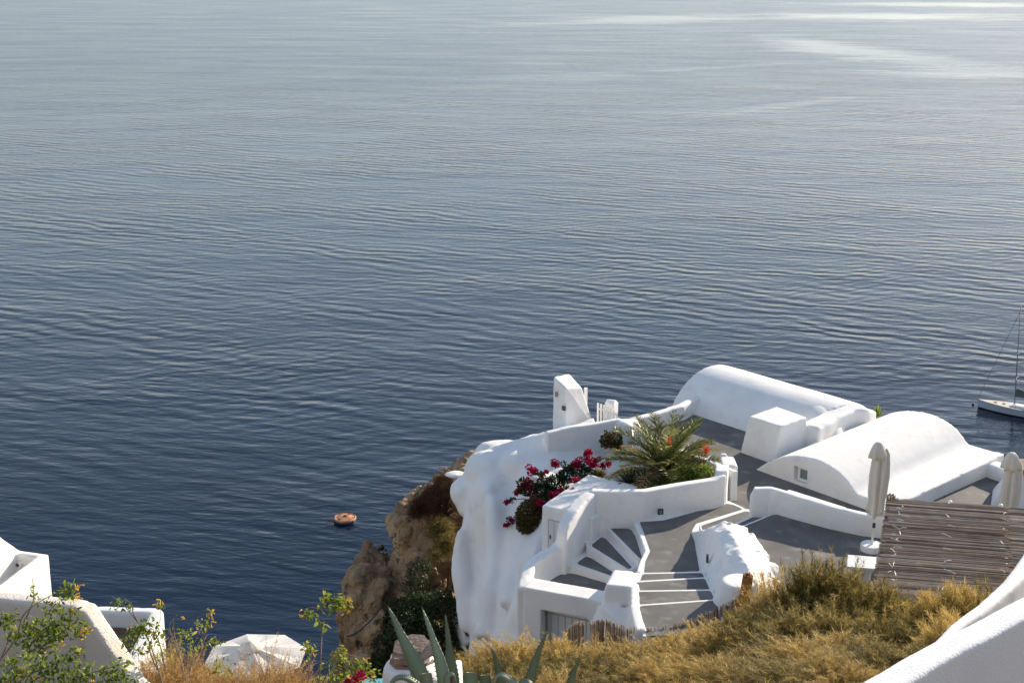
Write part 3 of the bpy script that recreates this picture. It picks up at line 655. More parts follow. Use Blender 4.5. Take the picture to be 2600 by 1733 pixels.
# right-hand white chimney with stone slabs
c = P(2590, 1290, zA)
ch = thing('chimney', 'white chimney with a brown stone slab cap at the right edge behind the reed roof', 'chimney', (c.x + .3, c.y + .4, 84))
mb = MB().hull([P(2512, 1290, zA), P(2660, 1300, zA), PY(2560, 1200, c.y + .1), PY(2668, 1205, c.y), Vector((c.x - .3, c.y + 1.3, zA)), Vector((c.x + 1.1, c.y + 1.3, zA)), PY(2562, 1196, c.y + .8), PY(2668, 1200, c.y + .8)])
soften(mb.build('shaft', W, ch), .05, 8, .02, .6)
mb = MB(); s0 = PY(2600, 1187, c.y + .3)
mb.hull([s0 + Vector((dx * (1 + .1 * random.random()), dy, dz + .03 * random.random())) for dx in (-.38, .5) for dy in (-.4, .4) for dz in (-.02, .09)])
mb.build('cap_stone', M['rock_slab'], ch)
for dx in (-.2, .35): MB().hull([s0 + Vector((dx + x, y, z)) for x in (-.09, .09) for y in (-.15, .15) for z in (-.26, -.02)]).build('support_stone', M['rock_slab'], ch)

# ---- parapet in front of the passage, and seat behind it
mb = MB()
pts = [(1903, 1246, zC + .52, 83.6, zC + .40), (1912, 1240, zC + .6, 83.6, zC + .58), (1955, 1241, zC + .6, 83.6, zC + .6), (2032, 1264, zC + .58, 83.6, zC + .58), (2108, 1287, zC + .55, 83.6, zC + .55), (2190, 1307, zC + .52, 83.6, zC + .52), (2262, 1318, zC + .5, 83.6, zC + .5)]
mb.strip(wallpx(pts, .24, 1.0), .24, 1.0)
tag(soften(mb.build('terrace_wall', W), .035, 7, .02, .7), 'curving white parapet with rounded end behind the closed umbrella', 'wall')
mb = MB(); a, b = P(2004, 1241, zA + .92), P(2150, 1287, zA + .92); d = (b - a).normalized(); q = Vector((-d.y, d.x, 0))
mb.hull([v + q * k + Vector((0, 0, z)) for v in (a, b) for k in (0, -.45) for z in (0, -.7)])
tag(soften(mb.build('bench', W), .03, 4, 0), 'long white built-in bench showing behind the curving parapet', 'bench')
mb = MB(); a = P(2220, 1292, zC + .62); mb.hull([a + Vector((x, y, z)) for x in (0, .42) for y in (-.1, .25) for z in (0, -.75)])
tag(soften(mb.build('pier', W), .03, 4, 0), 'square white pier between the closed umbrella and the reed roof', 'pillar')

# ---- gate pier, gate and post
up = thing('gate_pier', 'tall white sloping wall end with a dark lamp, left of the white gate', 'pillar', (1.4, 40.3, 84))
pt = [PY(1405, 956, 40.4), PY(1444, 947, 40.95), PY(1477, 984, 40.35), PY(1437, 985, 39.8)]
ft = [PY(1404, 1100, 40.3), PY(1440, 1100, 41.0), PY(1513, 1092, 40.5), PY(1440, 1104, 39.8)]
mb = MB().hull(pt + ft + [Vector((v.x, v.y, 84)) for v in ft])
soften(mb.build('pier_body', W, up), .03, 5, .02, .6)
lamp(up, 1431, 1036, 39.78, (.55, -.83, 0), .12)
mb = MB(); c = PY(1410.5, 999, 40.2); mb.box(c - Vector((.02, .04, .07)), (.05, -.075, 0), (.02, .02, 0), (0, 0, .14)); mb.build('vent', M['rock_slab'], up)
mb = MB(); a = PY(1483, 1014, 40.9); mb.hull([a + Vector((x, y, z)) for x in (0, .1) for y in (0, .08) for z in (-1.2, .36)]); mb.build('gate_jamb', M['white_paint'], up)
gp = MB(); a = PY(1535, 1022, 41.0); gp.hull([a + Vector((x, y, z)) for x, y in ((0, 0), (.26, -.3), (.42, .0), (.2, .32)) for z in (-2, .0)] + [a + Vector((.2, 0, .1)), a + Vector((.33, -.02, .1)), a + Vector((.06, .04, .1))])
tag(soften(gp.build('gate_post', W), .025, 4, 0), 'square white gatepost behind the open slatted gate', 'post')
gt = thing('garden_gate', 'white slatted garden gate standing open beside its post', 'gate', (2.7, 40.4, 86))
ga, gb = PY(1518, 1070, 40.75), PY(1566, 1062, 40.2)
for k in range(7):
    p = ga.lerp(gb, k / 6); z1 = PY(1518, 1018, 40.75).z - .02 * abs(k - 3)
    d = (gb - ga).to_2d().to_3d().normalized(); q = Vector((-d.y, d.x, 0)) * .025
    MB().hull([Vector((p.x, p.y, 0)) + d * x + q * y + Vector((0, 0, z)) for x in (-.035, .035) for y in (-.5, .5) for z in (85.6, z1 - .12 * k / 6)]).build('slat', M['white_paint'], gt)
for zz in (86.55, 86.1):
    d = (gb - ga).to_2d().to_3d(); q = Vector((-d.y, d.x, 0)).normalized() * .05
    a = Vector((ga.x, ga.y, zz)); MB().hull([a + d * x + q * y + Vector((0, 0, z)) for x in (0, 1) for y in (.3, 1) for z in (0, .07)]).build('rail', M['white_paint'], gt)

# ---- shed with small door left of the stair wall
zS = 86.45
s0 = P(1375, 1282, zS); s1 = P(1470, 1306, zS); sa = (s1 - s0).normalized(); sn = Vector((-sa.y, sa.x, 0))
S = thing('shed', 'little white flat-roofed shed with a narrow plank door under the bougainvillea', 'shed', (s0.x + .5, s0.y, 83))
mb = MB().hull([s0 + sa * a + sn * n + Vector((0, 0, z + .12 * (n > 1) * (z == 0)))for a in (0, 1.5) for n in (0, 2.3) for z in (0, -3)])
soften(mb.build('shed_body', W, S), .03, 4, .015, .6)
dd = s0 + sa * .22 - sn * .012 + Vector((0, 0, -.33))
D = MB().hull([dd + sa * a + sn * n + Vector((0, 0, z)) for a in (0, .5) for n in (0, .03) for z in (0, -1.2)]).build('door', M['door'], S)
mb = MB()
for a in (-.012, .16, .33, .5): mb.hull([dd + sa * (a + x) + sn * (n - .006) + Vector((0, 0, z)) for x in (0, .012) for n in (0, .02) for z in (.01, -1.2)])
mb.hull([dd + sa * x + sn * (n - .006) + Vector((0, 0, z)) for x in (0, .5) for n in (0, .02) for z in (0, .012)])
mb.build('door_seam', M['seam'], D)
MB().box(dd + sa * .05 - sn * .03 + Vector((0, 0, -.5)), sa * .02, sn * .03, (0, 0, .1)).build('handle', M['dark'], D)

# ---- sculpted white rock face of the cliff
mb = MB()
rows = [[(1203, 1163, 38.6), (1253, 1133, 38.8), (1314, 1123, 38.8), (1368, 1106, 38.5), (1400, 1092, 38.3)],
        [(1189, 1193, 38.2), (1240, 1178, 38.0), (1300, 1168, 37.9), (1360, 1150, 37.9), (1420, 1140, 38)],
        [(1189, 1225, 37.9), (1235, 1240, 37.0), (1290, 1230, 37.4), (1350, 1222, 36.8), (1420, 1210, 36.6)],
        [(1181, 1290, 37.6), (1225, 1295, 36.8), (1280, 1295, 36.5), (1330, 1290, 36.0), (1385, 1290, 35.2)],
        [(1170, 1340, 37.2), (1215, 1345, 36.95), (1262, 1350, 36.2), (1325, 1350, 35.4), (1380, 1345, 34.6)],
        [(1157, 1422, 36.8), (1206, 1420, 36.82), (1256, 1420, 35.7), (1305, 1415, 34.8), (1352, 1405, 33.4)],
        [(1164, 1470, 36.4), (1206, 1480, 36.3), (1248, 1490, 35.1), (1298, 1490, 34.2), (1335, 1480, 32.8)],
        [(1179, 1540, 36.0), (1215, 1550, 35.5), (1250, 1560, 34.7), (1285, 1560, 33.6), (1325, 1560, 32)],
        [(1189, 1604, 35.6), (1215, 1620, 35.1), (1240, 1640, 34.2), (1266, 1640, 33.2), (1320, 1640, 31.4)],
        [(1190, 1740, 35.2), (1215, 1760, 34.8), (1245, 1770, 34.0), (1270, 1770, 33.0), (1320, 1770, 31.2)]]
grid(mb, [[PY(*q) for q in r] for r in rows], 5, (1.3, 1.5, -.1))
c = PY(1172, 1252, 37.9); mb.ell((c.x + .02, c.y + .25, c.z), .36, .5, .40, 20, 12)
c = PY(1226, 1195, 38.1); mb.ell((c.x + .05, c.y + .15, c.z), .62, .7, .52, 20, 12)
c = PY(1320, 1185, 37.8); mb.ell((c.x, c.y + .25, c.z), .6, .6, .4, 20, 12)
for pth, rr in (([(1250, 1260, 36.9), (1258, 1330, 36.3), (1262, 1420, 35.7), (1252, 1500, 35.0), (1240, 1620, 34.2)], [.25, .34, .36, .36, .4]), ([(1172, 1345, 37.1), (1166, 1425, 36.8), (1176, 1490, 36.3), (1192, 1600, 35.7)], [.14, .2, .22, .24]),
                ([(1330, 1360, 35.3), (1312, 1440, 34.5), (1296, 1540, 33.5)], [.2, .28, .3])):
    pp = spline([PY(*q) for q in pth], 5); mb.tube(pp, [float(np.interp(i / (len(pp) - 1), np.linspace(0, 1, len(rr)), rr)) for i in range(len(pp))], 12)
c = PY(1180, 1285, 37.8); mb.ell((c.x + .02, c.y + .2, c.z), .2, .4, .35, 20, 12)
c = PY(1270, 1145, 38.9); mb.ell((c.x, c.y + .4, c.z - .2), .75, .6, .4, 20, 12)
o = soften(mb.build('plastered_cliff', M['plaster_worn']), .06, 22, .22, 1.4, (.05, .45))
tag(o, 'sculpted whitewashed rock face bulging over the brown cliff, left of the shed', 'rock')
mb = MB()
rows = [[(1166, 1480, 37.4), (1172, 1480, 37.0), (1190, 1490, 36.9)], [(1152, 1530, 37.2), (1166, 1530, 36.7), (1190, 1530, 36.5)], [(1147, 1570, 37.0), (1170, 1580, 36.4), (1200, 1580, 36.2)], [(1160, 1640, 36.8), (1180, 1650, 36.1), (1205, 1650, 36)], [(1165, 1720, 36.6), (1190, 1730, 35.9), (1215, 1730, 35.8)]]
grid(mb, [[PY(*q) for q in r] for r in rows], 4, (.3, 1.2, 0))
tag(soften(mb.build('stained_wall', M['plaster_stain']), .05, 5, .06, .4), 'narrow stained and mouldy strip of white wall against the dark cliff bushes', 'wall')
mb = MB(); c = PY(1157, 1204, 39.2); mb.ell(c, .34, .25, .07, 14, 8)
tag(soften(mb.build('flat_stone', M['plaster_worn']), .03, 3, .04, .2), 'flat whitewashed stone on top of the cliff beside the bulging white rock', 'rock')

# ---- natural cliff
def rockmass(name, rows, back, label, disp=(.45, .8), d2=(.2, .2), vox=.06):
    mb = MB(); grid(mb, [[PY(*q) for q in r] for r in rows], 4, back)
    o = soften(mb.build(name, M['rock']), vox, 1, disp[0], disp[1], d2, (-.38, .55)); structure(o); return o
rockmass('cliff', [
    [(1080, 1265, 40.2), (1105, 1243, 40.3), (1140, 1222, 40.4), (1200, 1230, 40)],
    [(1012, 1308, 39.8), (1050, 1300, 39.3), (1100, 1290, 39.2), (1190, 1290, 39)],
    [(983, 1334, 39.8), (1030, 1340, 39.0), (1090, 1340, 38.8), (1180, 1340, 39.4)],
    [(996, 1380, 39.6), (1030, 1390, 38.9), (1090, 1390, 38.6), (1170, 1400, 39.2)],
    [(991, 1430, 39.4), (1030, 1440, 38.6), (1090, 1440, 38.2), (1170, 1450, 39.2)],
    [(976, 1480, 39.2), (1020, 1490, 38.3), (1090, 1500, 38.0), (1180, 1510, 39)],
    [(962, 1560, 38.8), (1010, 1580, 38.0), (1090, 1590, 37.6), (1190, 1600, 38.5)],
    [(920, 1680, 38.4), (1000, 1690, 37.4), (1090, 1700, 37.0), (1190, 1720, 38)],
    [(880, 1860, 37.8), (990, 1860, 36.6), (1090, 1860, 36.2), (1190, 1860, 37.5)]], (.5, 2.4, 0), '')
rockmass('cliff_stack', [
    [(874, 1450, 38.6), (890, 1438, 38.5), (925, 1448, 38.5), (962, 1456, 38.7)],
    [(872, 1475, 38.5), (895, 1472, 38.1), (930, 1476, 38.1), (972, 1480, 38.3)],
    [(864, 1500, 38.4), (895, 1505, 37.9), (930, 1510, 37.9), (978, 1520, 38.0)],
    [(858, 1555, 38.3), (890, 1570, 37.7), (930, 1570, 37.6), (980, 1580, 37.7)],
    [(852, 1632, 38.1), (890, 1640, 37.4), (930, 1640, 37.3), (980, 1650, 37.4)],
    [(840, 1733, 37.8), (885, 1733, 37.1), (930, 1733, 36.9), (980, 1733, 37)],
    [(815, 1900, 37.4), (880, 1900, 36.4), (930, 1900, 36.4), (980, 1900, 36.4)]], (.4, 1.8, 0), '', (.25, .6), (.1, .18), .06)
# ---- backing mass of the house hill, so that nothing floats
mb = MB().hull([(.3, 37.6, 84), (1.2, 38.6, 84), (3.2, 41, 84), (13.5, 38, 84), (15, 34, 84), (15, 26, 84), (2.2, 30.4, 83), (1.5, 32.6, 83), (-1, 46, 60), (18, 50, 60), (22, 26, 60), (1.0, 32.5, 60)])
structure(mb.build('house_hill', M['rock']))

# ================================================================== the bank the picture is taken from
def lerpt(x, tb):
    xs, ys = zip(*tb); return float(np.interp(x, xs, ys))
EDGE = [(-12, 14.6), (-6, 15.2), (-2.2, 15.6), (-1.4, 19), (-.9, 25.2), (0, 25.9), (2.65, 25.6), (4.3, 26.1), (5.0, 25.2), (6.0, 23.7), (7.5, 22.6), (16, 22)]
GL = [(0, 98.2), (2, 97.6), (6, 95.6), (12, 92.7), (16, 90.6), (20, 88.5), (22, 87.5), (26, 86.0)]
GR = [(0, 98.2), (2, 97.6), (6, 95.6), (12, 92.7), (16, 90.9), (20, 89.2), (22, 88.5), (24, 87.8), (26, 86.7)]
def ground(x, y):
    ye = lerpt(x, EDGE); yy = min(y, ye); k = min(max((x - 1.5) / 3.5, 0), 1)
    z = lerpt(yy, GL) * (1 - k) + lerpt(yy, GR) * k
    z += .18 * mnoise.noise(Vector((x * .7, y * .7, 3))) + .06 * mnoise.noise(Vector((x * 2.3, y * 2.3, 9)))
    return max(z - max(0, y - ye) * 5, 70)
mb = MB(); xs = np.linspace(-14, 18, 120); ys = np.linspace(-1, 30, 150)
vv = [(x, y, ground(x, y)) for y in ys for x in xs]; nx = len(xs)
mb.add(vv, [(j * nx + i, j * nx + i + 1, (j + 1) * nx + i + 1, (j + 1) * nx + i) for j in range(len(ys) - 1) for i in range(nx - 1)])
structure(mb.build('hillside', M['soil'], smooth=True, keep=True))
# lower slope on the left under the parasol terrace, reaching down to the shore
mb = MB(); rows = []
def lower(x, y):
    z = 82 - max(0, y - 33) * 2.2 - .2 * abs(x + 5)
    return max(z + .6 * mnoise.noise(Vector((x * .4, y * .4, 1))), -3)
xs = np.linspace(-60, 1, 60); ys = np.linspace(15, 90, 80); nx = len(xs)
mb.add([(x, y, lower(x, y) if y > 15.5 else 84) for y in ys for x in xs], [(j * nx + i, j * nx + i + 1, (j + 1) * nx + i + 1, (j + 1) * nx + i) for j in range(len(ys) - 1) for i in range(nx - 1)])
structure(mb.build('lower_slope', M['soil'], smooth=True, keep=True))

# ---- near white walls at the lower right
mb = MB(); zz = 96.95
pts = [(2178, 1733), (2236, 1702), (2312, 1657), (2373, 1625), (2446, 1590), (2542, 1539), (2600, 1510), (2700, 1462)]
mb.strip([(1.15, 5.0, 94, zz)] + wallpx([(a, b, zz, 94, zz) for a, b in pts], .14, 0), .14, 0)
tag(soften(mb.build('balcony_wall', M['stucco']), .015, 2, .006, .3), 'near rough white stucco wall with flat top in the bottom right corner', 'wall')
mb = MB(); zg = 96.25
pts = [(2340, 1650), (2373, 1624), (2414, 1580), (2478, 1533), (2542, 1475), (2574, 1437), (2600, 1399), (2622, 1350), (2640, 1290)]
mb.strip(wallpx([(a, b, zg, 94, zg, .045 + .012 * i) for i, (a, b) in enumerate(pts)], .1, 0), .1, 0)
tag(soften(mb.build('curved_wall', W), .02, 5, .008, .6), 'smooth curving white wall sweeping up the right edge behind the stucco wall', 'wall')

# ---- bottom-left buildings
zh = 87.7
c0 = P(124, 1405, zh); c1 = P(8, 1494, zh); dv = (c1 - c0).normalized(); q = Vector((dv.y, -dv.x, 0))   # q points left
c2 = P(45, 1395, zh)
hb = thing('flat_roof_house', 'bright white flat-roofed house corner with a drain spout at the left edge', 'house', (c0.x - 1.5, c0.y - 1, 78))
lft = (c2 - c0).normalized()
mb = MB()
mb.hull([c0, c0 + dv * 4, c0 + lft * 5, c0 + lft * 5 + dv * 4] and [Vector((p.x, p.y, z)) for p in (c0, c0 + dv * 4, c0 + lft * 5, c0 + lft * 5 + dv * 4) for z in (78, zh - .42)])
mb.strip([(p.x, p.y, 80, zh) for p in (c0 + dv * 4, c0)], .2, 0 if False else 1.0)
mb.strip([(p.x, p.y, 80, zh) for p in (c0, c0 + lft * 5)], .2, 1.0)
a = c2; mb.hull([a + Vector((0, 0, -.5)), a + Vector((.0, -.05, .05)), a + dv * 3 + Vector((0, 0, -.5)), PY(0, 1362, a.y - .9), PY(-40, 1334, a.y - 1.6), a + dv * 3 + lft * .3 + Vector((0, 0, 1.2)), a + lft * 2 + Vector((0, 0, -.5)), a + lft * 2 + dv * 3 + Vector((0, 0, 1.4)), a + lft * 2 + Vector((0, 0, .4))])
soften(mb.build('house_body', W, hb), .04, 5, .02, .6)
p = P(65, 1418, zh - .2) + dv * .1; mb = MB().tube([p - dv * .1, p + dv * .22 + q * -.02 + Vector((0, 0, -.02))], .055, 12); sp = mb.build('spout', W, hb)
MB().tube([p + dv * .221, p + dv * .226], .042, 12).build('spout_hole', M['dark'], sp)
# garden wall with sloping end
zw = 93.85; w0, w1 = P(-60, 1490, zw), P(222, 1518, zw)
wd = (w1 - w0).normalized(); wn_ = Vector((-wd.y, wd.x, 0))
w2 = PT(378, 1727, 13.55); w3 = PT(520, 1760, 13.4)
mb = MB(); mb.strip([(w0.x, w0.y, 91, zw), (w1.x - .03, w1.y, 91, zw), (w1.x + .08, w1.y, 91, zw - .05), (w2.x, w2.y, 91, w2.z), (w2.x + .15, w2.y, 91, w2.z - .05), (w3.x + .4, w3.y, 90.5, w3.z)], .2, 0)
tag(soften(mb.build('garden_wall', M['stucco_cream']), .025, 4, .012, .35), 'cream stucco wall with a sunlit rim and sloping end, behind the yellow-flowered bushes', 'wall')
# low U-shaped parapet below
cw = MB(); z0 = PY(253, 1550, 24.0).z
a, b_ = PY(235, 1547, 24.0), PY(402, 1548, 24.0)
cw.strip([(a.x, 24.25, z0 - 2, z0), (b_.x, 24.15, z0 - 2, z0), (b_.x + .1, 24.0, z0 - 2.2, z0 - .02), (b_.x + .12, 23.2, z0 - 2.2, z0 - .04), (b_.x + .1, 21.8, z0 - 2.2, z0 - .06)], .26, .0)
tag(soften(cw.build('low_parapet', W), .035, 6, .015, .5), 'low white U-shaped parapet behind the russet brush, right of the cream wall', 'wall')
mb = MB(); grid(mb, [[Vector((x, y, z0 - .32 - .12 * (24 - y) + .05 * random.random())) for x in np.linspace(a.x - .2, b_.x - .1, 5)] for y in (23.95, 23.5, 23, 22.4, 21.5)], 3, (0, .05, -1.2))
structure(soften(mb.build('planting_bed', M['soil']), .05, 2, .1, .3))

# ---- parasol, open, below
pc = PY(650, 1668, 26.0)
po = thing('open_parasol', 'open white eight-sided parasol seen from above, half hidden by russet brush', 'parasol', (pc.x, pc.y, pc.z - 2.3))
seg = 8; rad = 1.04; rows_ = []
mb = MB(); NS = 10; vsx = []
top = Vector((pc.x - .1, pc.y, pc.z + .27)); r0 = .35
for j in range(NS + 1):
    t = j / NS
    for k in range(seg * 6):
        wv = 2 * math.pi * k / (seg * 6) + r0
        kk = (k % 6) / 6; flat = math.cos(math.pi / seg) / math.cos((kk - .5) * 2 * math.pi / seg)
        r = rad * t * flat
        sag = -.055 * math.sin(math.pi * t) * (1 - abs(kk - .5) * 2)
        vsx.append(Vector((top.x + (pc.x - top.x) * t + r * math.cos(wv), top.y + (pc.y - top.y) * t + r * math.sin(wv), top.z - .25 * t + sag)))
n6 = seg * 6
mb.add(vsx, [(j * n6 + k, j * n6 + (k + 1) % n6, (j + 1) * n6 + (k + 1) % n6, (j + 1) * n6 + k) for j in range(NS) for k in range(n6)])
cv = mb.build('canopy', M['canvas_white'], po, smooth=False)
mb = MB().lathe(top + Vector((0, 0, .02)), [(.25, -.08), (.24, -.06), (.15, .01), (.05, .06), (.02, .075)], 24, lambda w_, j: 1 + .08 * math.sin(8 * w_)); mb.build('vent_cap', M['canvas'], po, smooth=True)
MB().tube([top + Vector((0, 0, -2.6)), top], .03, 10).build('pole', M['white_paint'], po)
for k in range(8):
    wv = 2 * math.pi * k / 8 + r0
    MB().tube([top - Vector((0, 0, .05)), Vector((pc.x + rad * math.cos(wv), pc.y + rad * math.sin(wv), top.z - .275))], .012, 5).build('rib', M['white_paint'], po)

structure(MB().prism([(pc.x - 1.6, pc.y - 1.4), (pc.x + 1.5, pc.y - 1.4), (pc.x + 1.5, pc.y + 1.4), (pc.x - 1.6, pc.y + 1.4)], 76, pc.z - 2.32).build('parasol_terrace', M['floor']))
# ---- near chimney with stacked stones
c = PT(1048, 1700, 18.2)
cn = thing('chimney', 'rounded white chimney topped with stacked brown stone slabs behind the agave', 'chimney', (c.x, c.y, c.z - 1.5))
mb = MB().lathe((c.x, c.y, c.z), [(.42, -2.2), (.40, -.4), (.395, -.06), (.37, .04), (.3, .1), (.14, .12)], 32, lambda w_, j: 1 + .03 * math.sin(3 * w_))
mb.hull([c + Vector((x, y, z)) for x in (.0, .62) for y in (-.25, .35) for z in (-2, -.02)])
soften(mb.build('chimney_body', W, cn), .03, 5, .02, .4)
def slab(o, ax, ay, th, seed):
    r = random.Random(seed); pts = []
    for k in range(9):
        w_ = 2 * math.pi * k / 9 + r.uniform(-.2, .2); s = r.uniform(.85, 1.1)
        p = o + Vector(ax) * math.cos(w_) * s + Vector(ay) * math.sin(w_) * s
        pts += [p, p + Vector((r.uniform(-.01, .01), r.uniform(-.01, .01), th))]
    m_ = MB().hull(pts); return m_
slab(c + Vector((-.02, .02, .10)), (.28, .02, -.02), (.02, .24, .02), .05, 1).build('base_stone', M['rock_slab'], cn)
slab(c + Vector((-.15, -.05, .15)), (.11, 0, .0), (0, .13, 0), .10, 2).build('support_stone', M['rock_slab'], cn)
slab(c + Vector((.13, .03, .15)), (.12, 0, .0), (0, .14, 0), .08, 3).build('support_stone', M['plaster_worn'], cn)
slab(c + Vector((.04, -.02, .24)), (.25, .03, .07), (-.02, .22, .06), .045, 4).build('cap_stone', M['rock_slab'], cn)
slab(c + Vector((-.05, .06, .285)), (.24, .0, .03), (.02, .19, .05), .045, 5).build('cap_stone', M['rock_slab'], cn)
# scrap of pool water beside it
p = PT(960, 1740, 21); structure(MB().prism([(p.x - .25, p.y - .4), (p.x + .3, p.y - .4), (p.x + .3, p.y + .25), (p.x - .25, p.y + .2)], p.z - .1, p.z).build('pool', M['pool']))

# ================================================================== terrace furniture
def umbrella(name, label, base, lean):
    u = thing(name, label, 'umbrella', base, 'closed umbrellas on the terrace')
    MB().lathe(base, [(.245, 0), (.255, .03), (.25, .13), (.235, .155), (.05, .16)], 32).build('base', M['white_paint'], u, smooth=False)
    ax = Vector((lean, 0, 1)).normalized()
    at = lambda h: Vector(base) + ax * h
    MB().tube([at(.15), at(2.5)], .027, 10).build('pole', M['white_paint'], u, smooth=True)
    MB().lathe(at(.62), [(.036, -.06), (.036, .06)], 10).build('collar', M['dark'], u)
    prof = [(.06, .92), (.13, .9), (.155, .95), (.15, 1.05), (.15, 1.2), (.172, 1.45), (.18, 1.8), (.165, 2.1), (.14, 2.35), (.09, 2.46)]
    ph = random.random() * 6
    def wob(w_, j): return 1 + .19 * math.sin(6 * w_ + ph + j * .12) + .10 * math.sin(10 * w_ + j * .25 + ph) + (.25 * max(0, math.cos(w_ - 3.4)) if j in (1, 2, 3) else 0)
    k = MB(); seg = 56; vs_ = []
    for j, (r, h) in enumerate(prof):
        for i in range(seg):
            w_ = 2 * math.pi * i / seg; rr = r * wob(w_, j); drop = -.07 * math.sin(3 * w_ + 1) if j < 3 else 0
            vs_.append(at(h + drop) + Vector((rr * math.cos(w_), rr * math.sin(w_), 0)))
    k.add(vs_, [(j * seg + i, j * seg + (i + 1) % seg, (j + 1) * seg + (i + 1) % seg, (j + 1) * seg + i) for j in range(len(prof) - 1) for i in range(seg)])
    k.build('canopy', M['canvas'], u, smooth=True)
    MB().lathe(at(0), [(.185, 2.24), (.178, 2.34), (.155, 2.44), (.12, 2.54), (.07, 2.605), (.01, 2.62)], 48, lambda w_, j: 1 + (.2, .15, .1, .06, .03, 0)[j] * math.sin(6 * w_ + ph) + (.07 if j < 2 else .02) * math.sin(4 * w_ + 2 * ph)).build('hood', M['canvas'], u, smooth=True)
    return u
ub = P(2212, 1396, zC)
umbrella('closed_umbrella', 'closed cream umbrella on a round white base beside the white side table', ub, .035)
ub2 = P(2543, 1428, zC)
umbrella('closed_umbrella', 'closed cream umbrella standing behind the reed roof by the stone-capped white chimney', ub2, .03)
# side table
zt = zC + .42
tb = [P(2152, 1407, zt), P(2225, 1413, zt), P(2224, 1443, zt), P(2150, 1437, zt)]
T = thing('side_table', 'square white side table in front of the closed umbrella base', 'table', (tb[0].x + .3, tb[0].y - .3, zC))
ctr = sum(tb, Vector()) / 4
MB().hull(tb + [p - Vector((0, 0, .05)) for p in tb]).build('table_top', M['white_paint'], T)
MB().hull([ctr + (p - ctr) * .72 + Vector((0, 0, z)) for p in tb for z in (-.05, -.42)]).build('pedestal', M['white_paint'], T)
c = P(2236, 1448, zC); mb = MB().lathe(c, [(.12, 0), (.14, .05), (.14, .2), (.1, .26), (.03, .27)], 20)
tag(mb.build('pot', M['white_paint'], smooth=True), 'small rounded white pot between the side table and the reed roof', 'pot')

# ---- reed roof (pergola)
zr = 88.75
r00, r10 = P(2262, 1268, zr), P(2552, 1288, zr); rd = (r10 - r00).normalized(); rn = Vector((rd.y, -rd.x, 0))
left1 = P(2233, 1453, zr); rdn = (left1 - r00).normalized()
RF = thing('reed_roof', 'sloping-looking pergola roof of dry brown reeds tied with white cord at the right', 'pergola', (r00.x + 1, r00.y - 2, zC))
def reeds(a, u, v, lu, lv, n, sag=.0, ends=.1, seed=1, rmin=.006, rmax=.012):
    r = random.Random(seed); mb = MB()
    for k in range(n):
        t = (k + r.random() * .7) / n; o = a + v * lv * t
        x0 = r.uniform(-ends, ends * .3); x1 = lu + r.uniform(-ends * .3, ends); m = 4
        dz = r.uniform(0, .035); sl = r.uniform(-.03, .03); tint = r.random() ** 1.2
        pts = [o + u * (x0 + (x1 - x0) * i / m) + v * (sl * (i / m - .5) + .02 * mnoise.noise(Vector((i * .8, k * 2.9, seed)))) + Vector((0, 0, dz + .012 * mnoise.noise(Vector((i * .7 + 5, k * 3.7, seed))))) for i in range(m + 1)]
        rr = r.uniform(rmin, rmax); mb.tube(pts, [rr, rr, rr * .9, rr * .8, rr * .6], 5, tint, False)
    return mb
lu = (r10 - r00).length
reeds(r00, rd, rdn, lu, 5.0, 430, seed=3).build('reed_mat', M['reed'], RF)
r01 = r10 + rd * .03 + Vector((0, 0, -.05)) + rdn * .05
reeds(r01, rd, rdn, 2.4, 5.0, 400, seed=5).build('reed_mat', M['reed'], RF)
reeds(r00 + Vector((0, 0, -.03)), rd, rdn, lu + 2.3, 5.0, 170, seed=8, rmin=.012, rmax=.018).build('reed_mat', M['reed'], RF)
for (f_, off) in ((.10, .09), (.52, .02), (.985, .0)):
    a = r00 + rd * lu * f_ + Vector((0, 0, -.1)) - rdn * (.12 + off); MB().tube([a, a + rdn * 5.2], .045, 10).build('beam', M['white_paint'], RF, smooth=True)
    MB().tube([Vector((a.x, a.y, zC)) + rdn * .2, a + rdn * .2], .045, 10).build('post', M['white_paint'], RF, smooth=True)
tie0 = None; rr_ = random.Random(4)
for f_ in (.085, .12, .52, .97):
    for k in range(13 if f_ != .52 else 8):
        a = r00 + rd * (lu * f_ + rr_.uniform(-.05, .05)) + rdn * (.15 + .37 * k * (1 if f_ != .52 else 1.6) + rr_.uniform(-.1, .1)) + Vector((0, 0, .055))
        if a.y < 23.5: continue
        d = rd * rr_.uniform(-.05, .09) + rdn * rr_.uniform(-.09, .09); L_ = rr_.uniform(.7, 1.3)
        MB().tube([a - d * L_, a + Vector((0, 0, .012)), a + d * L_ + rd * .015], .007, 5).build('tie', M['white_paint'], RF)
# reed-wrapped corner post
a = r00 - rd * .02 + rdn * .02
mb = MB(); r = random.Random(9)
for k in range(26):
    w_ = 2 * math.pi * k / 26; mb.tube([a + Vector((.085 * math.cos(w_) + .02, .085 * math.sin(w_), -.5)), a + Vector((.085 * math.cos(w_) + .02, .085 * math.sin(w_), .11 + r.uniform(-.02, .02)))], .011, 5, r.random())
mb.build('corner_post', M['reed'], RF)
MB().lathe(a + Vector((.02, 0, .10)), [(.07, -.03), (.07, .0)], 16).build('post_top', M['dark'], RF)
MB().lathe(a + Vector((.17, -.05, .05)), [(.05, -.1), (.05, .0), (.03, .02)], 14).build('post_cap', M['white_paint'], RF, smooth=True)
for f_ in (.52, .96):
    MB().ell(r00 + rd * lu * f_ + Vector((0, 0, .04)), .05, .05, .04, 12, 8).build('post_cap', M['white_paint'], RF, smooth=True)

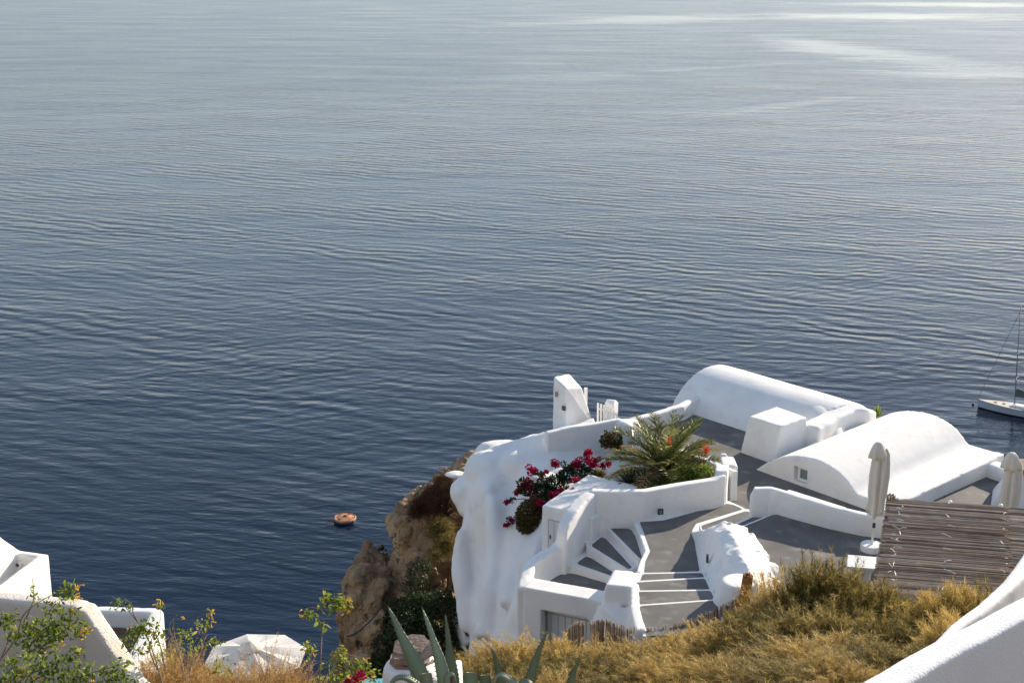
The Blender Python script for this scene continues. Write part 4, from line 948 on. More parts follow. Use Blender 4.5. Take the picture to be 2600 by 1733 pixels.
# ---- upright reed fence along the bank and rolled mat
fp_ = [P(1436, 1600, 86.9), P(1463, 1583, 86.95), P(1501, 1578, 86.95), P(1538, 1575, 86.95), P(1572, 1588, 86.9), P(1630, 1597, 86.9), P(1716, 1586, 86.9), P(1759, 1572, 86.95), P(1816, 1546, 87.05), P(1860, 1526, 87.12), P(1880, 1512, 87.2)]
fence = spline(fp_, 26); mb = MB(); r = random.Random(12)
for i, p in enumerate(fence):
    if 40 < i < 52: continue
    for _ in range(2 if i % 4 else 3):
        q = p + Vector((r.uniform(-.02, .02), r.uniform(-.02, .02), r.uniform(-.07, .05)))
        mb.tube([q - Vector((r.uniform(-.03, .03), r.uniform(-.02, .02), 1.3)), q], r.uniform(.004, .008), 5, r.random())
tag(mb.build('reed_fence', M['reed']), 'thin upright reed fence between the golden brush and the straight stair', 'fence')
ct, cbm = PY(1899, 1460, 26.62), PY(1886, 1545, 26.55); mb = MB(); r = random.Random(5)
for k in range(64):
    w_ = 2.4 * math.pi * k / 64 * 2; rr = .05 + .06 * k / 64; o_ = Vector((rr * math.cos(w_), rr * math.sin(w_), 0))
    mb.tube([cbm + o_ * 1.15, ct + o_ + Vector((0, 0, r.uniform(-.05, .03)))], .012, 5)
tag(mb.build('reed_roll', M['reed_orange']), 'upright orange-brown roll of reed matting by the round white pillar', 'reed mat')

# ================================================================== boats
ya = P(2484, 1034, 0); yb = P(2600, 1053.5, 0); yd = (yb - ya).normalized(); yn = Vector((-yd.y, yd.x, 0))
yt = thing('sailing_yacht', 'large white sailing yacht with bare mast and covered boom at anchor at the right edge', 'yacht', (ya.x + yd.x * 8, ya.y + yd.y * 8, 0))
LH = 18.5; BM = 2.35
def hb_(s): return BM * min(1, (1 - (1 - min(s / .55, 1)) ** 2.1)) * (1 - .22 * max(0, (s - .6) / .4) ** 2)
def sheer(s): return 2.0 - .55 * s + .25 * s * s
def hp(s, v, side, grow=0):   # v 0 keel..1 deck
    rake = (-.25 * v + .05) if s < .02 else 0
    b = hb_(s) * (.62 + .38 * min(1, max(0, (v - .0) / 1)) ** .6) + .04
    return ya + yd * (s * LH + (-.35 * v * (1 - s) ** 6)) + yn * b * side + Vector((0, 0, -.5 + (sheer(s) + .5) * v))
ss = np.linspace(0, 1, 26); vv_ = [0, .28, .32, .6, .85, 1.0]
for nm_, vr, mt in (('hull_bottom', (0, .30), 'hull_dark'), ('hull', (.30, 1.0), 'hull')):
    mb = MB(); V = np.linspace(vr[0], vr[1], 7)
    for side in (1, -1):
        mb.add([hp(s, v, side) for s in ss for v in V], [(i * 7 + j, (i + 1) * 7 + j, (i + 1) * 7 + j + 1, i * 7 + j + 1) for i in range(25) for j in range(6)])
    k = MB(); mb.add([hp(1, v, sd_) for sd_ in (1, -1) for v in V], [(j, j + 1, 7 + j + 1, 7 + j) for j in range(6)])
    mb.build(nm_, M[mt], yt, smooth=True)
mb = MB(); mb.add([hp(s, .985, sd_) for s in ss for sd_ in (1, -1)], [(2 * i, 2 * i + 1, 2 * i + 3, 2 * i + 2) for i in range(25)]); mb.build('deck', M['deck'], yt)
mb = MB()
def yp(s, x, z): return ya + yd * (s * LH) + yn * x + Vector((0, 0, sheer(s) + z))
mb.hull([yp(.36, x, 0) for x in (-.8, .8)] + [yp(.42, x, .35) for x in (-.7, .7)] + [yp(.62, x, .45) for x in (-1, 1)] + [yp(.62, x, 0) for x in (-1.2, 1.2)])
mb.build('coachroof', M['white_paint'], yt)
for s_ in (.18, .28): MB().hull([yp(s_ + a_, x, z) for a_ in (0, .035) for x in (-.32, .32) for z in (0, .05)]).build('hatch', M['dark'], yt)
for s_ in (.14, .23, .36, .46):
    p = hp(s_, .62, -1); MB().box(p - yn * .02, yd * (.5 if s_ < .3 else .9), yn * .05, (0, 0, .18 if s_ != .36 else .3)).build('hull_window', M['dark'], yt)
ms = .42; mf = yp(ms, 0, 0); mtop = P(2592, 774, 0)
tt = (mf - Vector((0, 0, HC))); tdepth = tt.y * CT - tt.z * ST
top = PT(2592, 774, tdepth + .5)
mast = (top - mf)
MB().tube([mf, mf + mast * .5, mf + mast], [.13, .12, .09], 10).build('mast', M['mast'], yt, smooth=True)
for f_ in (.28, .52, .77):
    p = mf + mast * f_; L_ = 1.15 - .5 * f_
    for side in (1, -1): MB().tube([p, p + yn * L_ * side + yd * .3], .06, 6).build('spreader', M['white_paint'], yt)
bow = hp(0, 1, 0) ; bow = ya + yd * -.3 + Vector((0, 0, 2.05))
MB().tube([bow, mf + mast * .94], .055, 6).build('forestay', M['mast'], yt)
for side in (1, -1): MB().tube([yp(.46, 2.0 * side, 0), mf + mast * .52 + yn * .9 * side + yd * .3, mf + mast * .95], .02, 4).build('shroud', M['mast'], yt)
MB().tube([yp(.99, 0, .3), mf + mast], .02, 4).build('backstay', M['mast'], yt)
bm0 = mf + Vector((0, 0, 2.2)); MB().tube([bm0, bm0 + yd * 6.5 + Vector((0, 0, .2))], .1, 8).build('boom', M['mast'], yt)
mb = MB().hull([bm0 + yd * a_ + yn * x + Vector((0, 0, z)) for a_, z in ((0, 1.5), (.3, 1.9), (2, .9), (6.3, .5), (0, -.1), (6.4, .1)) for x in (-.14, .14)]); mb.build('sail_cover', M['sailcover'], yt)
mb = MB().hull([yp(.56 + a_, x, z) for a_ in (0, .12) for x in (-.7, .5) for z in (.5, 1.0)]); mb.build('sprayhood', M['orange'], yt)
c = P(2471, 1027, 0); tag(MB().lathe(c - Vector((0, 0, .15)), [(.1, 0), (.26, .1), (.3, .3), (.2, .5), (.05, .56)], 14).build('marker_buoy', M['dark'], smooth=True), 'tiny dark marker buoy afloat just off the yacht bow', 'buoy')
c = P(876, 1322, 0); RB = 2.0
bo = thing('mooring_buoy', 'round rusty orange mooring buoy floating alone on the dark sea', 'buoy', c)
MB().lathe(c, [(RB * .9, -.6), (RB * .99, -.2), (RB, .15), (RB * .96, .5)], 40).build('float', M['hull_dark'], bo, smooth=True)
MB().lathe(c, [(RB * .96, .4), (RB * 1.02, .46), (RB * 1.03, .66), (RB * .96, .8), (RB * .9, .82), (RB * .82, .74), (RB * .5, .9), (RB * .24, 1.0), (RB * .22, .9), (.05, .9)], 40).build('cap', M['rust'], bo)
MB().lathe(c, [(.3, .88), (.28, 1.14), (.1, 1.18)], 16).build('mooring_eye', M['dark'], bo)

# ================================================================== plants
def unit(n, r=rng):
    v = r.normal(size=(n, 3)); return v / np.linalg.norm(v, axis=1)[:, None]
def brush(name, mat, nst=260, ntw=105, rad=1.0, hgt=1.0, tw=(.06, .15), wd=(.004, .009), seed=1, upb=.3, lo=0.0, hi=1.0, nw=260, wl=(.12, .26)):
    """feathery dry shrub: woody stems fan out from the foot, each carrying fine twigs"""
    r = np.random.default_rng(seed)
    d = unit(nst, r); d[:, 2] = np.abs(d[:, 2]) * 1.0 + .12; d /= np.linalg.norm(d, axis=1)[:, None]
    L = r.uniform(.72, 1.08, nst) * (1 + .18 * np.sin(3 * np.arctan2(d[:, 1], d[:, 0]) + seed))
    root = np.c_[r.normal(0, .12, (nst, 2)) * rad, np.zeros(nst)]
    S = np.repeat(np.arange(nst), ntw); t = r.uniform(.25, 1, nst * ntw) ** .75
    scale = np.array([rad, rad, hgt]); tipd = d * scale
    base = root[S] + tipd[S] * (L[S] * t)[:, None]; base[:, 2] -= .10 * t ** 2 * (1 - d[S][:, 2])
    dirs = d[S] * 1.0 + r.normal(0, 1.0, (len(S), 3)); dirs[:, 2] += upb * .6
    ln = r.uniform(*tw, len(S)) * (1.15 - .35 * t)
    clump = r.uniform(-.22, .22, nst)
    tint = lo + (hi - lo) * np.clip(.5 + clump[S] + r.normal(0, .17, len(S)), 0, 1)
    wk = r.integers(0, nst, nw); wb = root[wk] + tipd[wk] * (L[wk] * r.uniform(.75, 1.0, nw))[:, None]; wdir = d[wk] + r.normal(0, .6, (nw, 3)); wdir[:, 2] += .45
    base = np.r_[base, wb]; dirs = np.r_[dirs, wdir]; ln = np.r_[ln, r.uniform(*wl, nw)]; tint = np.r_[tint, r.uniform(.6, 1, nw)]; S = np.r_[S, wk]
    # stems as long thin blades
    b2 = np.r_[base, root]; d2 = np.r_[dirs, tipd]; l2 = np.r_[ln, np.linalg.norm(tipd, axis=1) * L * .95]
    w2 = np.r_[r.uniform(*wd, len(S)), np.full(nst, .012)]; t2 = np.r_[tint, np.full(nst, .2)]
    return blades(name, b2, d2, l2, w2, t2, mat)
protos = {}
def shrub(kind, px, py, y, label, group, wide=1.0, cat='shrub', hmin=.35):
    T = PY(px, py, y); g0 = ground(T.x, y); h = max(T.z - g0, hmin)
    src = protos[kind]
    if src.get('label'): o = src.copy(); col.objects.link(o)
    else: o = src
    s = wide * random.uniform(.9, 1.1)
    o.location = (T.x, y, g0 - .05); o.scale = (s, s, (h + .05) / (1.12 if kind == 'e' else 1.38)); o.rotation_euler = (0, 0, random.uniform(0, 6.28))
    return tag(o, label, cat, group)
protos['a'] = brush('golden_shrub', M['gold'], seed=1)
protos['b'] = brush('golden_shrub', M['gold'], nst=220, seed=2, tw=(.05, .12))
protos['c'] = brush('olive_shrub', M['olive'], nst=280, seed=3, tw=(.07, .18), upb=.5)
protos['d'] = brush('olive_shrub', M['olive'], nst=240, seed=4, tw=(.08, .2), upb=.3)
protos['e'] = brush('russet_shrub', M['russet'], nst=220, ntw=80, seed=5, tw=(.03, .08), wd=(.003, .006), upb=.05, nw=160, wl=(.05, .12))
protos['f'] = brush('straw_shrub', M['gold'], nst=240, seed=6, tw=(.09, .24), upb=.35, hi=.9)
LB = 'fluffy golden dry shrub in the low band below the doorway wall and straight stair'
for q in ((1205, 1668, 24.2, .55), (1258, 1632, 24.6, .6), (1312, 1606, 24.7, .7), (1378, 1598, 24.8, .7), (1445, 1614, 24.7, .65), (1515, 1622, 24.5, .6), (1590, 1622, 24.3, .6), (1660, 1615, 24.2, .6), (1725, 1598, 24.3, .6), (1790, 1570, 24.5, .55), (1838, 1562, 24.6, .5)):
    shrub(random.choice('ab'), q[0], q[1], q[2], LB, 'golden shrubs along the reed fence', q[3] * 1.25)
LB = 'tall golden-green dry shrub in the big mound hiding the front of the umbrella terrace'
for q in ((1885, 1540, 24.2, .55), (1945, 1503, 23.9, .7), (2000, 1445, 23.6, .8), (2062, 1405, 23.4, .9), (2115, 1402, 23.2, .9), (2168, 1440, 22.9, .8), (2225, 1468, 22.6, .7), (2285, 1498, 22.3, .65)):
    shrub(random.choice('acc'), q[0], q[1], q[2], LB, 'tall shrubs in front of the umbrella terrace', q[3] * 1.1)
LB = 'straw-coloured dry shrub between the reed roof and the smooth curving wall'
for q in ((2345, 1508, 21.8, .7), (2400, 1482, 21.5, .7), (2460, 1462, 21.2, .75), (2520, 1445, 21, .75), (2585, 1436, 20.8, .75), (2420, 1540, 19.6, .6)):
    shrub(random.choice('fc'), q[0], q[1], q[2], LB, 'straw shrubs by the curving wall', q[3] * 1.1)
LB = 'dark olive dry shrub in the foreground brush beside the agaves at the bottom edge'
for q in ((1235, 1700, 22.6, .7), (1330, 1680, 22.5, .8), (1430, 1672, 22.4, .8), (1540, 1672, 22.3, .8), (1650, 1662, 22.2, .8), (1750, 1640, 22.2, .75), (1300, 1735, 20.4, .8), (1430, 1728, 20.3, .8), (1570, 1720, 20.2, .8)):
    shrub(random.choice('bdd'), q[0], q[1], q[2], LB, 'olive shrubs at the bottom edge', q[3] * 1.2)
LB = 'shaggy olive and straw shrub on the slope below the tall golden mound'
for q in ((1850, 1600, 22.0, .8), (1940, 1566, 21.9, .85), (2030, 1530, 21.7, .9), (2120, 1535, 21.4, .9), (2210, 1560, 21, .8), (2300, 1580, 20.5, .75), (1700, 1702, 20.1, .8), (1820, 1680, 20, .8), (1950, 1650, 19.8, .85), (2080, 1630, 19.5, .85), (2200, 1650, 19, .75), (2290, 1640, 18.6, .6), (1900, 1735, 18, .8), (2060, 1715, 17.8, .8), (2160, 1722, 17.4, .6)):
    shrub(random.choice('cdf'), q[0], q[1], q[2], LB, 'shaggy shrubs on the slope', q[3] * 1.15)
LB = 'russet dry shrub on the bank in front of the open parasol and the low parapet'
for q in ((345, 1648, 15.0, .5), (400, 1640, 15.1, .5), (455, 1652, 15.1, .5), (510, 1690, 15.1, .45), (610, 1672, 15.2, .45), (655, 1668, 15.3, .5), (715, 1690, 15.3, .45), (385, 1700, 14.4, .45), (470, 1715, 14.2, .45), (590, 1712, 14.6, .45), (760, 1715, 15.2, .4), (350, 1690, 14.6, .5), (430, 1670, 14.9, .5), (540, 1712, 14.7, .45), (680, 1715, 14.8, .45)):
    shrub('e', q[0], q[1], q[2], LB, 'russet shrubs by the parasol', q[3] * 1.5, hmin=.3)
for k in list(protos.values()):
    if not k.get('label'): bpy.data.objects.remove(k)
# short dry grass between the shrubs: nobody could count it
n = 26000; gx = rng.uniform(-6, 9, n); gy = rng.uniform(13, 26, n)
keep = np.array([y < lerpt(x, EDGE) - .05 for x, y in zip(gx, gy)]); gx, gy = gx[keep], gy[keep]; n = len(gx)
gb = np.c_[gx, gy, [ground(a, b) - .02 for a, b in zip(gx, gy)]]
gd = rng.normal(0, .45, (n, 3)); gd[:, 2] = 1
o = blades('dry_grass', gb, gd, rng.uniform(.12, .34, n), rng.uniform(.006, .012, n), np.clip(.5 + .3 * np.sin(gx * 1.7) * np.cos(gy * 1.3) + rng.normal(0, .15, n), 0, 1), M['gold'], keep=True)
o['kind'] = 'stuff'; o['label'] = 'short dry golden grass covering the bank between the shrubs'

# ---- palm
pcn = PY(1692, 1212, 35.6)
pal = thing('palm_tree', 'bushy young palm with arching green and browning fronds in the white planter', 'palm', (pcn.x, pcn.y, 86.0))
tk = MB().lathe((pcn.x, pcn.y, 85.9), [(.2, 0), (.22, .15), (.2, .35), (.14, .55), (.05, .62)], 14, lambda w_, j: 1 + .1 * math.sin(9 * w_ + j)); tk.build('trunk', M['trunk'], pal)
def frond(az, el, L, droop, tint, dead=0):
    c = np.array([pcn.x - .05, pcn.y, 86.5]); n = 15
    h = np.array([math.cos(az), math.sin(az), 0]); pts = []
    for i in range(n):
        s = i / (n - 1); a = el - droop * s ** 1.4
        pts.append((pts[-1] if pts else c) + (h * math.cos(a) + np.array([0, 0, math.sin(a)])) * (L / (n - 1)) * (1 if i else 0))
    pts = np.array(pts); side = np.array([-math.sin(az), math.cos(az), 0]); m = 36
    ss = np.linspace(.16, 1, m); P_ = np.array([[np.interp(s * (n - 1), np.arange(n), pts[:, k]) for k in range(3)] for s in ss])
    tg = np.gradient(P_, axis=0); tg /= np.linalg.norm(tg, axis=1)[:, None]; up = np.cross(tg, side)
    ln = .40 * np.sin(np.pi * (.12 + .80 * ss)) ** .8 * L / 1.7
    B = []; D = []; Ln = []; Wd = []
    for sg in (1, -1):
        B.append(P_); D.append(tg * .75 + side * sg * .8 + np.abs(up) * .35 + rng.normal(0, .07, P_.shape) - np.array([0, 0, .25 * dead])); Ln.append(ln); Wd.append(np.full(m, .02))
    seg = pts[1:] - pts[:-1]
    for k in range(2):
        B.append(pts[:-1]); D.append(seg); Ln.append(np.linalg.norm(seg, axis=1) * 1.6); Wd.append(np.linspace(.035, .012, n - 1))
    B, D, Ln, Wd = np.concatenate(B), np.concatenate(D), np.concatenate(Ln), np.concatenate(Wd)
    blades('frond', B, D, Ln, Wd, np.clip(tint + rng.normal(0, .09, len(B)), 0, 1), M['palm'], pal, droop=.12)
for k in range(60):
    az = k * 2.39996; f_ = k / 59
    el = R(84 - 84 * f_ ** .9); L = rng.uniform(1.45, 1.8) + .2 * f_ * (1 if f_ < .75 else .95)
    left = math.cos(az) < -.25 and f_ > .5
    frond(az, el, L, rng.uniform(.5, .95), (.92 if left and k % 2 else rng.uniform(.25, .72)), 1 if left else 0)

def leafball(mat, spots, name, parent=None, size=(.05, .08), width=.5, dens=1.0, up=.2, lo=0, hi=1, keep=False):
    """spots: (px, py, y, rx_px, ry_px, n)"""
    pos = []; dr = []; tn = []
    for (px, py, y, rx, ry, n) in spots:
        c = PY(px, py, y); k = (c - Vector((0, 0, HC))).length / F; n = int(n * dens)
        v = unit(n) * (rng.uniform(.35, 1, (n, 1)) ** .5)
        p = np.array(c) + v * np.array([rx * k, (rx + ry) * .5 * k, ry * k / .95])
        pos.append(p); d = v * .8 + rng.normal(0, .6, (n, 3)); d[:, 2] += up; dr.append(d)
        tn.append(np.clip(rng.uniform(-.12, .12) + rng.normal(.5, .2, n), 0, 1))
    pos, dr, tn = np.concatenate(pos), np.concatenate(dr), np.concatenate(tn)
    ln = rng.uniform(*size, len(pos))
    return leaves(name, pos, dr, ln, ln * width, lo + (hi - lo) * tn, mat, parent, keep)
def stems(parent, paths, mat, r=.008, name='stem'):
    for pth in paths:
        pts = spline([PY(*q) for q in pth], 5); mb = MB(); n = len(pts)
        mb.tube(pts, [r * (1 - .65 * i / (n - 1)) for i in range(n)], 6); mb.build(name, mat, parent, smooth=True)

# ---- bougainvillea
bg_ = thing('bougainvillea', 'magenta flowering bougainvillea sprawling over the white rock and the shed roof', 'shrub', PY(1400, 1262, 35.0))
stems(bg_, [[(1380, 1300, 35.2), (1395, 1245, 35.5), (1440, 1210, 35.8), (1485, 1175, 36.1), (1500, 1150, 36.1)], [(1375, 1290, 35.2), (1350, 1240, 36.0), (1330, 1225, 36.1)],
            [(1440, 1205, 35.8), (1430, 1180, 36.3), (1402, 1174, 36.3)], [(1360, 1250, 36), (1378, 1215, 36.3), (1352, 1197, 36.4)], [(1330, 1265, 36), (1305, 1268, 36.1), (1286, 1274, 36.2)], [(1320, 1290, 35.8), (1302, 1315, 36), (1286, 1332, 36.1)],
            [(1400, 1262, 35), (1430, 1238, 34.8), (1452, 1247, 34.5)]], M['vine_stem'], .014)
leafball(M['darkleaf'], [(1345, 1240, 35.9, 26, 18, 500), (1380, 1245, 35.5, 26, 16, 600), (1410, 1225, 35.6, 26, 18, 600), (1440, 1205, 35.8, 20, 18, 500), (1465, 1190, 36, 24, 16, 500), (1490, 1200, 35.9, 18, 14, 300),
    (1375, 1215, 36.1, 9, 16, 130), (1362, 1198, 36.3, 12, 6, 70), (1425, 1178, 36.3, 14, 4, 60), (1300, 1270, 36.1, 14, 4, 50), (1296, 1320, 35.9, 9, 9, 50), (1438, 1240, 34.6, 10, 6, 60), (1400, 1262, 35, 26, 10, 300), (1330, 1228, 36.1, 18, 14, 200), (1470, 1215, 35.4, 14, 12, 150)], 'foliage', bg_, (.05, .09), .6)
for (px, py, y, r) in ((1498, 1149, 36.1, 13), (1485, 1166, 36.0, 17), (1466, 1178, 36.0, 12), (1503, 1178, 36, 13), (1514, 1167, 36.1, 9), (1402, 1174, 36.2, 13), (1350, 1196, 36.3, 15), (1377, 1203, 36.2, 5), (1387, 1198, 36.3, 5), (1326, 1227, 36, 14), (1314, 1246, 36, 12), (1345, 1240, 35.8, 9), (1358, 1243, 35.8, 8), (1284, 1274, 36.1, 8), (1472, 1224, 35.2, 17), (1451, 1247, 34.4, 9), (1397, 1258, 34.9, 14), (1374, 1272, 35.0, 13), (1420, 1246, 34.7, 9), (1285, 1332, 36, 6), (1297, 1320, 35.9, 6), (1531, 1184, 36.2, 8), (1545, 1178, 36.3, 6), (1352, 1262, 35.6, 7)):
    leafball(M['magenta'], [(px + random.gauss(0, r * .45), py + random.gauss(0, r * .35), y - .06 + random.gauss(0, .05), r * random.uniform(.4, .75), r * random.uniform(.35, .6), int(6 + r * 5)) for _ in range(4)], 'flower_cluster', bg_, (.035, .055), .9, up=0)
o = leafball(M['brownleaf'], [(1345, 1310, 35.25, 33, 40, 2600), (1335, 1330, 35.2, 24, 24, 1000), (1362, 1282, 35.2, 16, 22, 600), (1360, 1335, 35.1, 18, 20, 600)], 'creeper', None, (.05, .09), .5)
tag(o, 'brown-green hanging creeper bush between the white rock face and the shed', 'shrub')
# ---- other planter plants
o = leafball(M['brownleaf'], [(1540, 1120, 38.0, 16, 16, 260), (1560, 1118, 37.9, 20, 20, 420), (1570, 1130, 37.8, 14, 12, 200), (1538, 1104, 38.0, 6, 9, 50)], 'succulent_bush', None, (.06, .10), .6, up=.5)
tag(o, 'brownish succulent bush in the far corner of the planter, left of the palm', 'shrub')
c = PY(1618, 1222, 34.9); sc = thing('aloe', 'dark grey-green spiky aloe clump at the foot of the palm behind the planter wall', 'aloe', (c.x, c.y, 86))
for (px, py, r) in ((1600, 1218, 44), (1640, 1222, 46), (1672, 1228, 36)):
    c = np.array(PY(px, py + 12, 34.9)); n = 75; d = unit(n); d[:, 2] = np.abs(d[:, 2]) * .8 + .1
    leaves('leaf_rosette', np.repeat(c[None], n, 0) + d * .05, d, rng.uniform(.5, 1, n) * r * .0097 * 1.15, rng.uniform(.05, .08, n), np.clip(rng.normal(.4, .2, n), 0, 1), M['succulent'], sc)
def tuftplant(name, px, py, y, rpx, n, mat, label, cat, wd=(.006, .012), up=.8, spread=.6, base=14, ln=None):
    c = np.array(PY(px, py + base, y)); k = rpx * 36 / F
    d = rng.normal(0, spread, (n, 3)); d[:, 2] = np.abs(d[:, 2]) + up
    o = blades(name, c + rng.normal(0, .25, (n, 3)) * k * np.array([1, 1, .3]), d, rng.uniform(.5, 1.0, n) * k * (ln or 1.5), rng.uniform(*wd, n), np.clip(rng.normal(.5, .25, n), 0, 1), mat)
    return tag(o, label, cat)
tuftplant('dry_bush', 1520, 1200, 36.2, 20, 900, M['olive'], 'small yellowish twiggy bush between the bougainvillea and the aloe', 'shrub', base=12)
tuftplant('dry_bush', 1535, 1225, 35.6, 14, 260, M['russet'], 'wispy dead grey-brown tuft on the planter ground in front of the yellowish bush', 'grass', wd=(.004, .007), base=10)
o = leafball(M['leaf'], [(1750, 1205, 34.7, 30, 20, 500), (1785, 1200, 34.7, 26, 20, 420), (1722, 1215, 34.6, 26, 16, 360), (1765, 1222, 34.5, 36, 14, 400)], 'leafy_bush', None, (.06, .1), .5, hi=.75)
tag(o, 'green leafy bush under the right side of the palm, against the planter wall', 'shrub')
hb2 = thing('hibiscus', 'thin twiggy plant with bright orange-red blooms sticking out of the palm', 'plant', PY(1775, 1190, 35.3))
stems(hb2, [[(1770, 1215, 35.2), (1778, 1175, 35.3), (1790, 1137, 35.2)], [(1760, 1215, 35.2), (1730, 1160, 35.1), (1702, 1120, 35.0)]], M['vine_stem'], .01)
for px, py, r in ((1790, 1136, 6), (1793, 1145, 4), (1700, 1118, 4)): leafball(M['red'], [(px, py, 34.75, r, r, 26)], 'flower', hb2, (.06, .09), .6)
leafball(M['brownleaf'], [(1775, 1165, 35.1, 20, 22, 140)], 'foliage', hb2, (.05, .08), .5)
tuftplant('grass_tuft', 2227, 1042, 40.5, 16, 70, M['leaf'], 'bright yellow-green spiky tuft poking up between the two barrel roofs', 'plant', wd=(.02, .035), up=1.2, spread=.35, base=14, ln=2.3)
tuftplant('grass_tuft', 1182, 1163, 39.0, 7, 30, M['leaf'], 'tiny green sprig on the top left of the bulging white rock', 'plant', base=6)
# ---- cliff vegetation
def clifftuft(name, spots, mat, label, cat, ln=(.15, .4), wd=(.006, .013), d0=(0, -.2, .5), sp=.6):
    pos = []; dr = []
    for (px, py, y, rx, ry, n) in spots:
        c = PY(px, py, y); k = y / F / .95; v = unit(n) * rng.uniform(.2, 1, (n, 1))
        pos.append(np.array(c) + v * np.array([rx * k, .3, ry * k])); dr.append(rng.normal(0, sp, (n, 3)) + np.array(d0))
    pos, dr = np.concatenate(pos), np.concatenate(dr); n = len(pos)
    return tag(blades(name, pos, dr, rng.uniform(*ln, n), rng.uniform(*wd, n), np.clip(rng.normal(.5, .22, n), 0, 1), mat), label, cat)
clifftuft('dry_grass_clump', [(1130, 1225, 39.6, 22, 20, 1600), (1105, 1255, 39.2, 30, 22, 2600), (1080, 1280, 38.9, 36, 20, 2600), (1125, 1285, 38.7, 40, 26, 3000), (1145, 1250, 39.0, 22, 30, 1800), (1060, 1300, 38.8, 24, 14, 1000)], M['drybrown'], 'dark brown dry grass hanging over the top of the cliff', 'grass', d0=(-.15, -.3, .25))
clifftuft('dry_bush', [(1120, 1345, 38.0, 40, 36, 3200), (1135, 1385, 37.6, 34, 40, 2800), (1110, 1410, 37.8, 30, 20, 900)], M['olive'], 'round olive-brown bush on the cliff beside the white rock face', 'shrub', ln=(.06, .16), d0=(0, 0, .3), sp=.9)
o = leafball(M['ivy'], [(1062, 1455, 38.0, 30, 34, 620), (1045, 1490, 37.9, 26, 20, 300), (1080, 1440, 38, 20, 14, 160)], 'cliff_bush', None, (.06, .11), .4, lo=.2)
tag(o, 'pale grey-green bush on the bare tan cliff face', 'shrub')
o = leafball(M['ivy'], [(1015, 1545, 37.6, 34, 26, 600), (1065, 1545, 37.4, 50, 40, 1600), (1120, 1560, 36.9, 50, 60, 2200), (1040, 1610, 37.0, 60, 40, 1800), (1110, 1650, 36.5, 60, 50, 2000), (975, 1650, 37.0, 30, 34, 420), (1010, 1690, 36.6, 50, 40, 1100), (1150, 1690, 36.2, 40, 50, 1200), (950, 1705, 36.7, 28, 30, 300), (990, 1585, 37.5, 22, 24, 240), (1080, 1720, 36.0, 80, 40, 1500)], 'cliff_thicket', None, (.07, .13), .5, hi=.72)
tag(o, 'large dark green thicket filling the hollow at the foot of the cliff behind the agave', 'thicket')
mb = MB(); mb.tube(spline([PY(965, 1545, 37.5), PY(940, 1575, 37.4), PY(905, 1605, 37.3), PY(880, 1615, 37.3)], 5), .025, 6)
tag(mb.build('pipe', M['dark']), 'thin dark pipe running diagonally down the tan cliff stack', 'pipe')

# ---- agaves in the foreground
def agave_leaf(parent, path, wmax, t, roll=(0, 0, 0), cutoff=False, tint=.5, fold=.28):
    pts = spline([PT(px, py, t + (q[0] if q else 0)) for px, py, *q in path], 7); n = len(pts); mb = MB(); vs_ = []; ts = []
    view = Vector((0, CT, -ST))
    for i, p in enumerate(pts):
        d = (pts[min(i + 1, n - 1)] - pts[max(i - 1, 0)]).normalized()
        nrm = (-view + Vector(roll)).normalized(); sd_ = d.cross(nrm).normalized(); up = sd_.cross(d).normalized()
        s = i / (n - 1); w_ = wmax * (1.02 - .25 * s if cutoff else (1 - s ** 2.2) ** .9 * (.78 + .35 * math.sin(math.pi * min(s * 1.5, 1)))) * .5
        w_ = max(w_, .002); th = w_ * fold
        vs_ += [p + sd_ * w_ + up * th, p + up * th * .12, p - sd_ * w_ + up * th, p - sd_ * w_ * .55 - up * th * .9, p - up * th * 1.2, p + sd_ * w_ * .55 - up * th * .9]
        ts += [tint + .12, tint, tint - .08, tint - .1, tint - .1, tint - .05] if s < .95 else [.98] * 6
    f = [(i * 6 + k, i * 6 + (k + 1) % 6, (i + 1) * 6 + (k + 1) % 6, (i + 1) * 6 + k) for i in range(n - 1) for k in range(6)] + [tuple(range(6)), tuple(range(6 * (n - 1), 6 * n))[::-1]]
    mb.add(vs_, f); mb.t = ts
    # marginal spines
    for i in range(2, n - 3, 1):
        for kk, sg in ((0, 1), (2, -1)):
            p = Vector(vs_[i * 6 + kk]); d = (pts[i + 1] - pts[i]).normalized(); sd_ = (Vector(vs_[i * 6]) - Vector(vs_[i * 6 + 2])).normalized() * sg
            mb.add([p - d * .006, p + d * .008, p + sd_ * .012 + d * .006], [(0, 1, 2)], .99)
    return mb.build('leaf', M['agave'], parent, smooth=True)
g1 = PT(1120, 1830, 11.9)
A1 = thing('agave', 'large agave with three tall upright blue-green leaves in front of the stone-topped chimney', 'agave', g1)
agave_leaf(A1, [(1095, 1790), (1060, 1700), (1015, 1605), (985, 1538)], .135, 11.6, (.5, 0, .2), tint=.62)
agave_leaf(A1, [(1130, 1790), (1122, 1710), (1098, 1620), (1071, 1540)], .115, 11.4, (.7, 0, .1), tint=.75)
agave_leaf(A1, [(1160, 1800), (1152, 1720), (1142, 1640), (1131, 1555)], .14, 11.8, (-.5, .3, 0), tint=.35)
agave_leaf(A1, [(1110, 1815), (1072, 1752), (1035, 1722), (1005, 1722), (988, 1750), (982, 1790)], .055, 11.3, (0, 0, 1.5), tint=.5)
agave_leaf(A1, [(1140, 1800), (1138, 1740), (1140, 1714), (1153, 1716), (1162, 1750)], .06, 11.2, (0, 0, 1.2), tint=.9)
agave_leaf(A1, [(1190, 1800), (1194, 1750), (1197, 1706)], .135, 11.5, (0, 0, .2), cutoff=True, tint=.7)
agave_leaf(A1, [(1090, 1800), (1085, 1750), (1082, 1708)], .11, 11.2, (.2, 0, .2), cutoff=True, tint=.7)
g2 = PT(1340, 1840, 12.6)
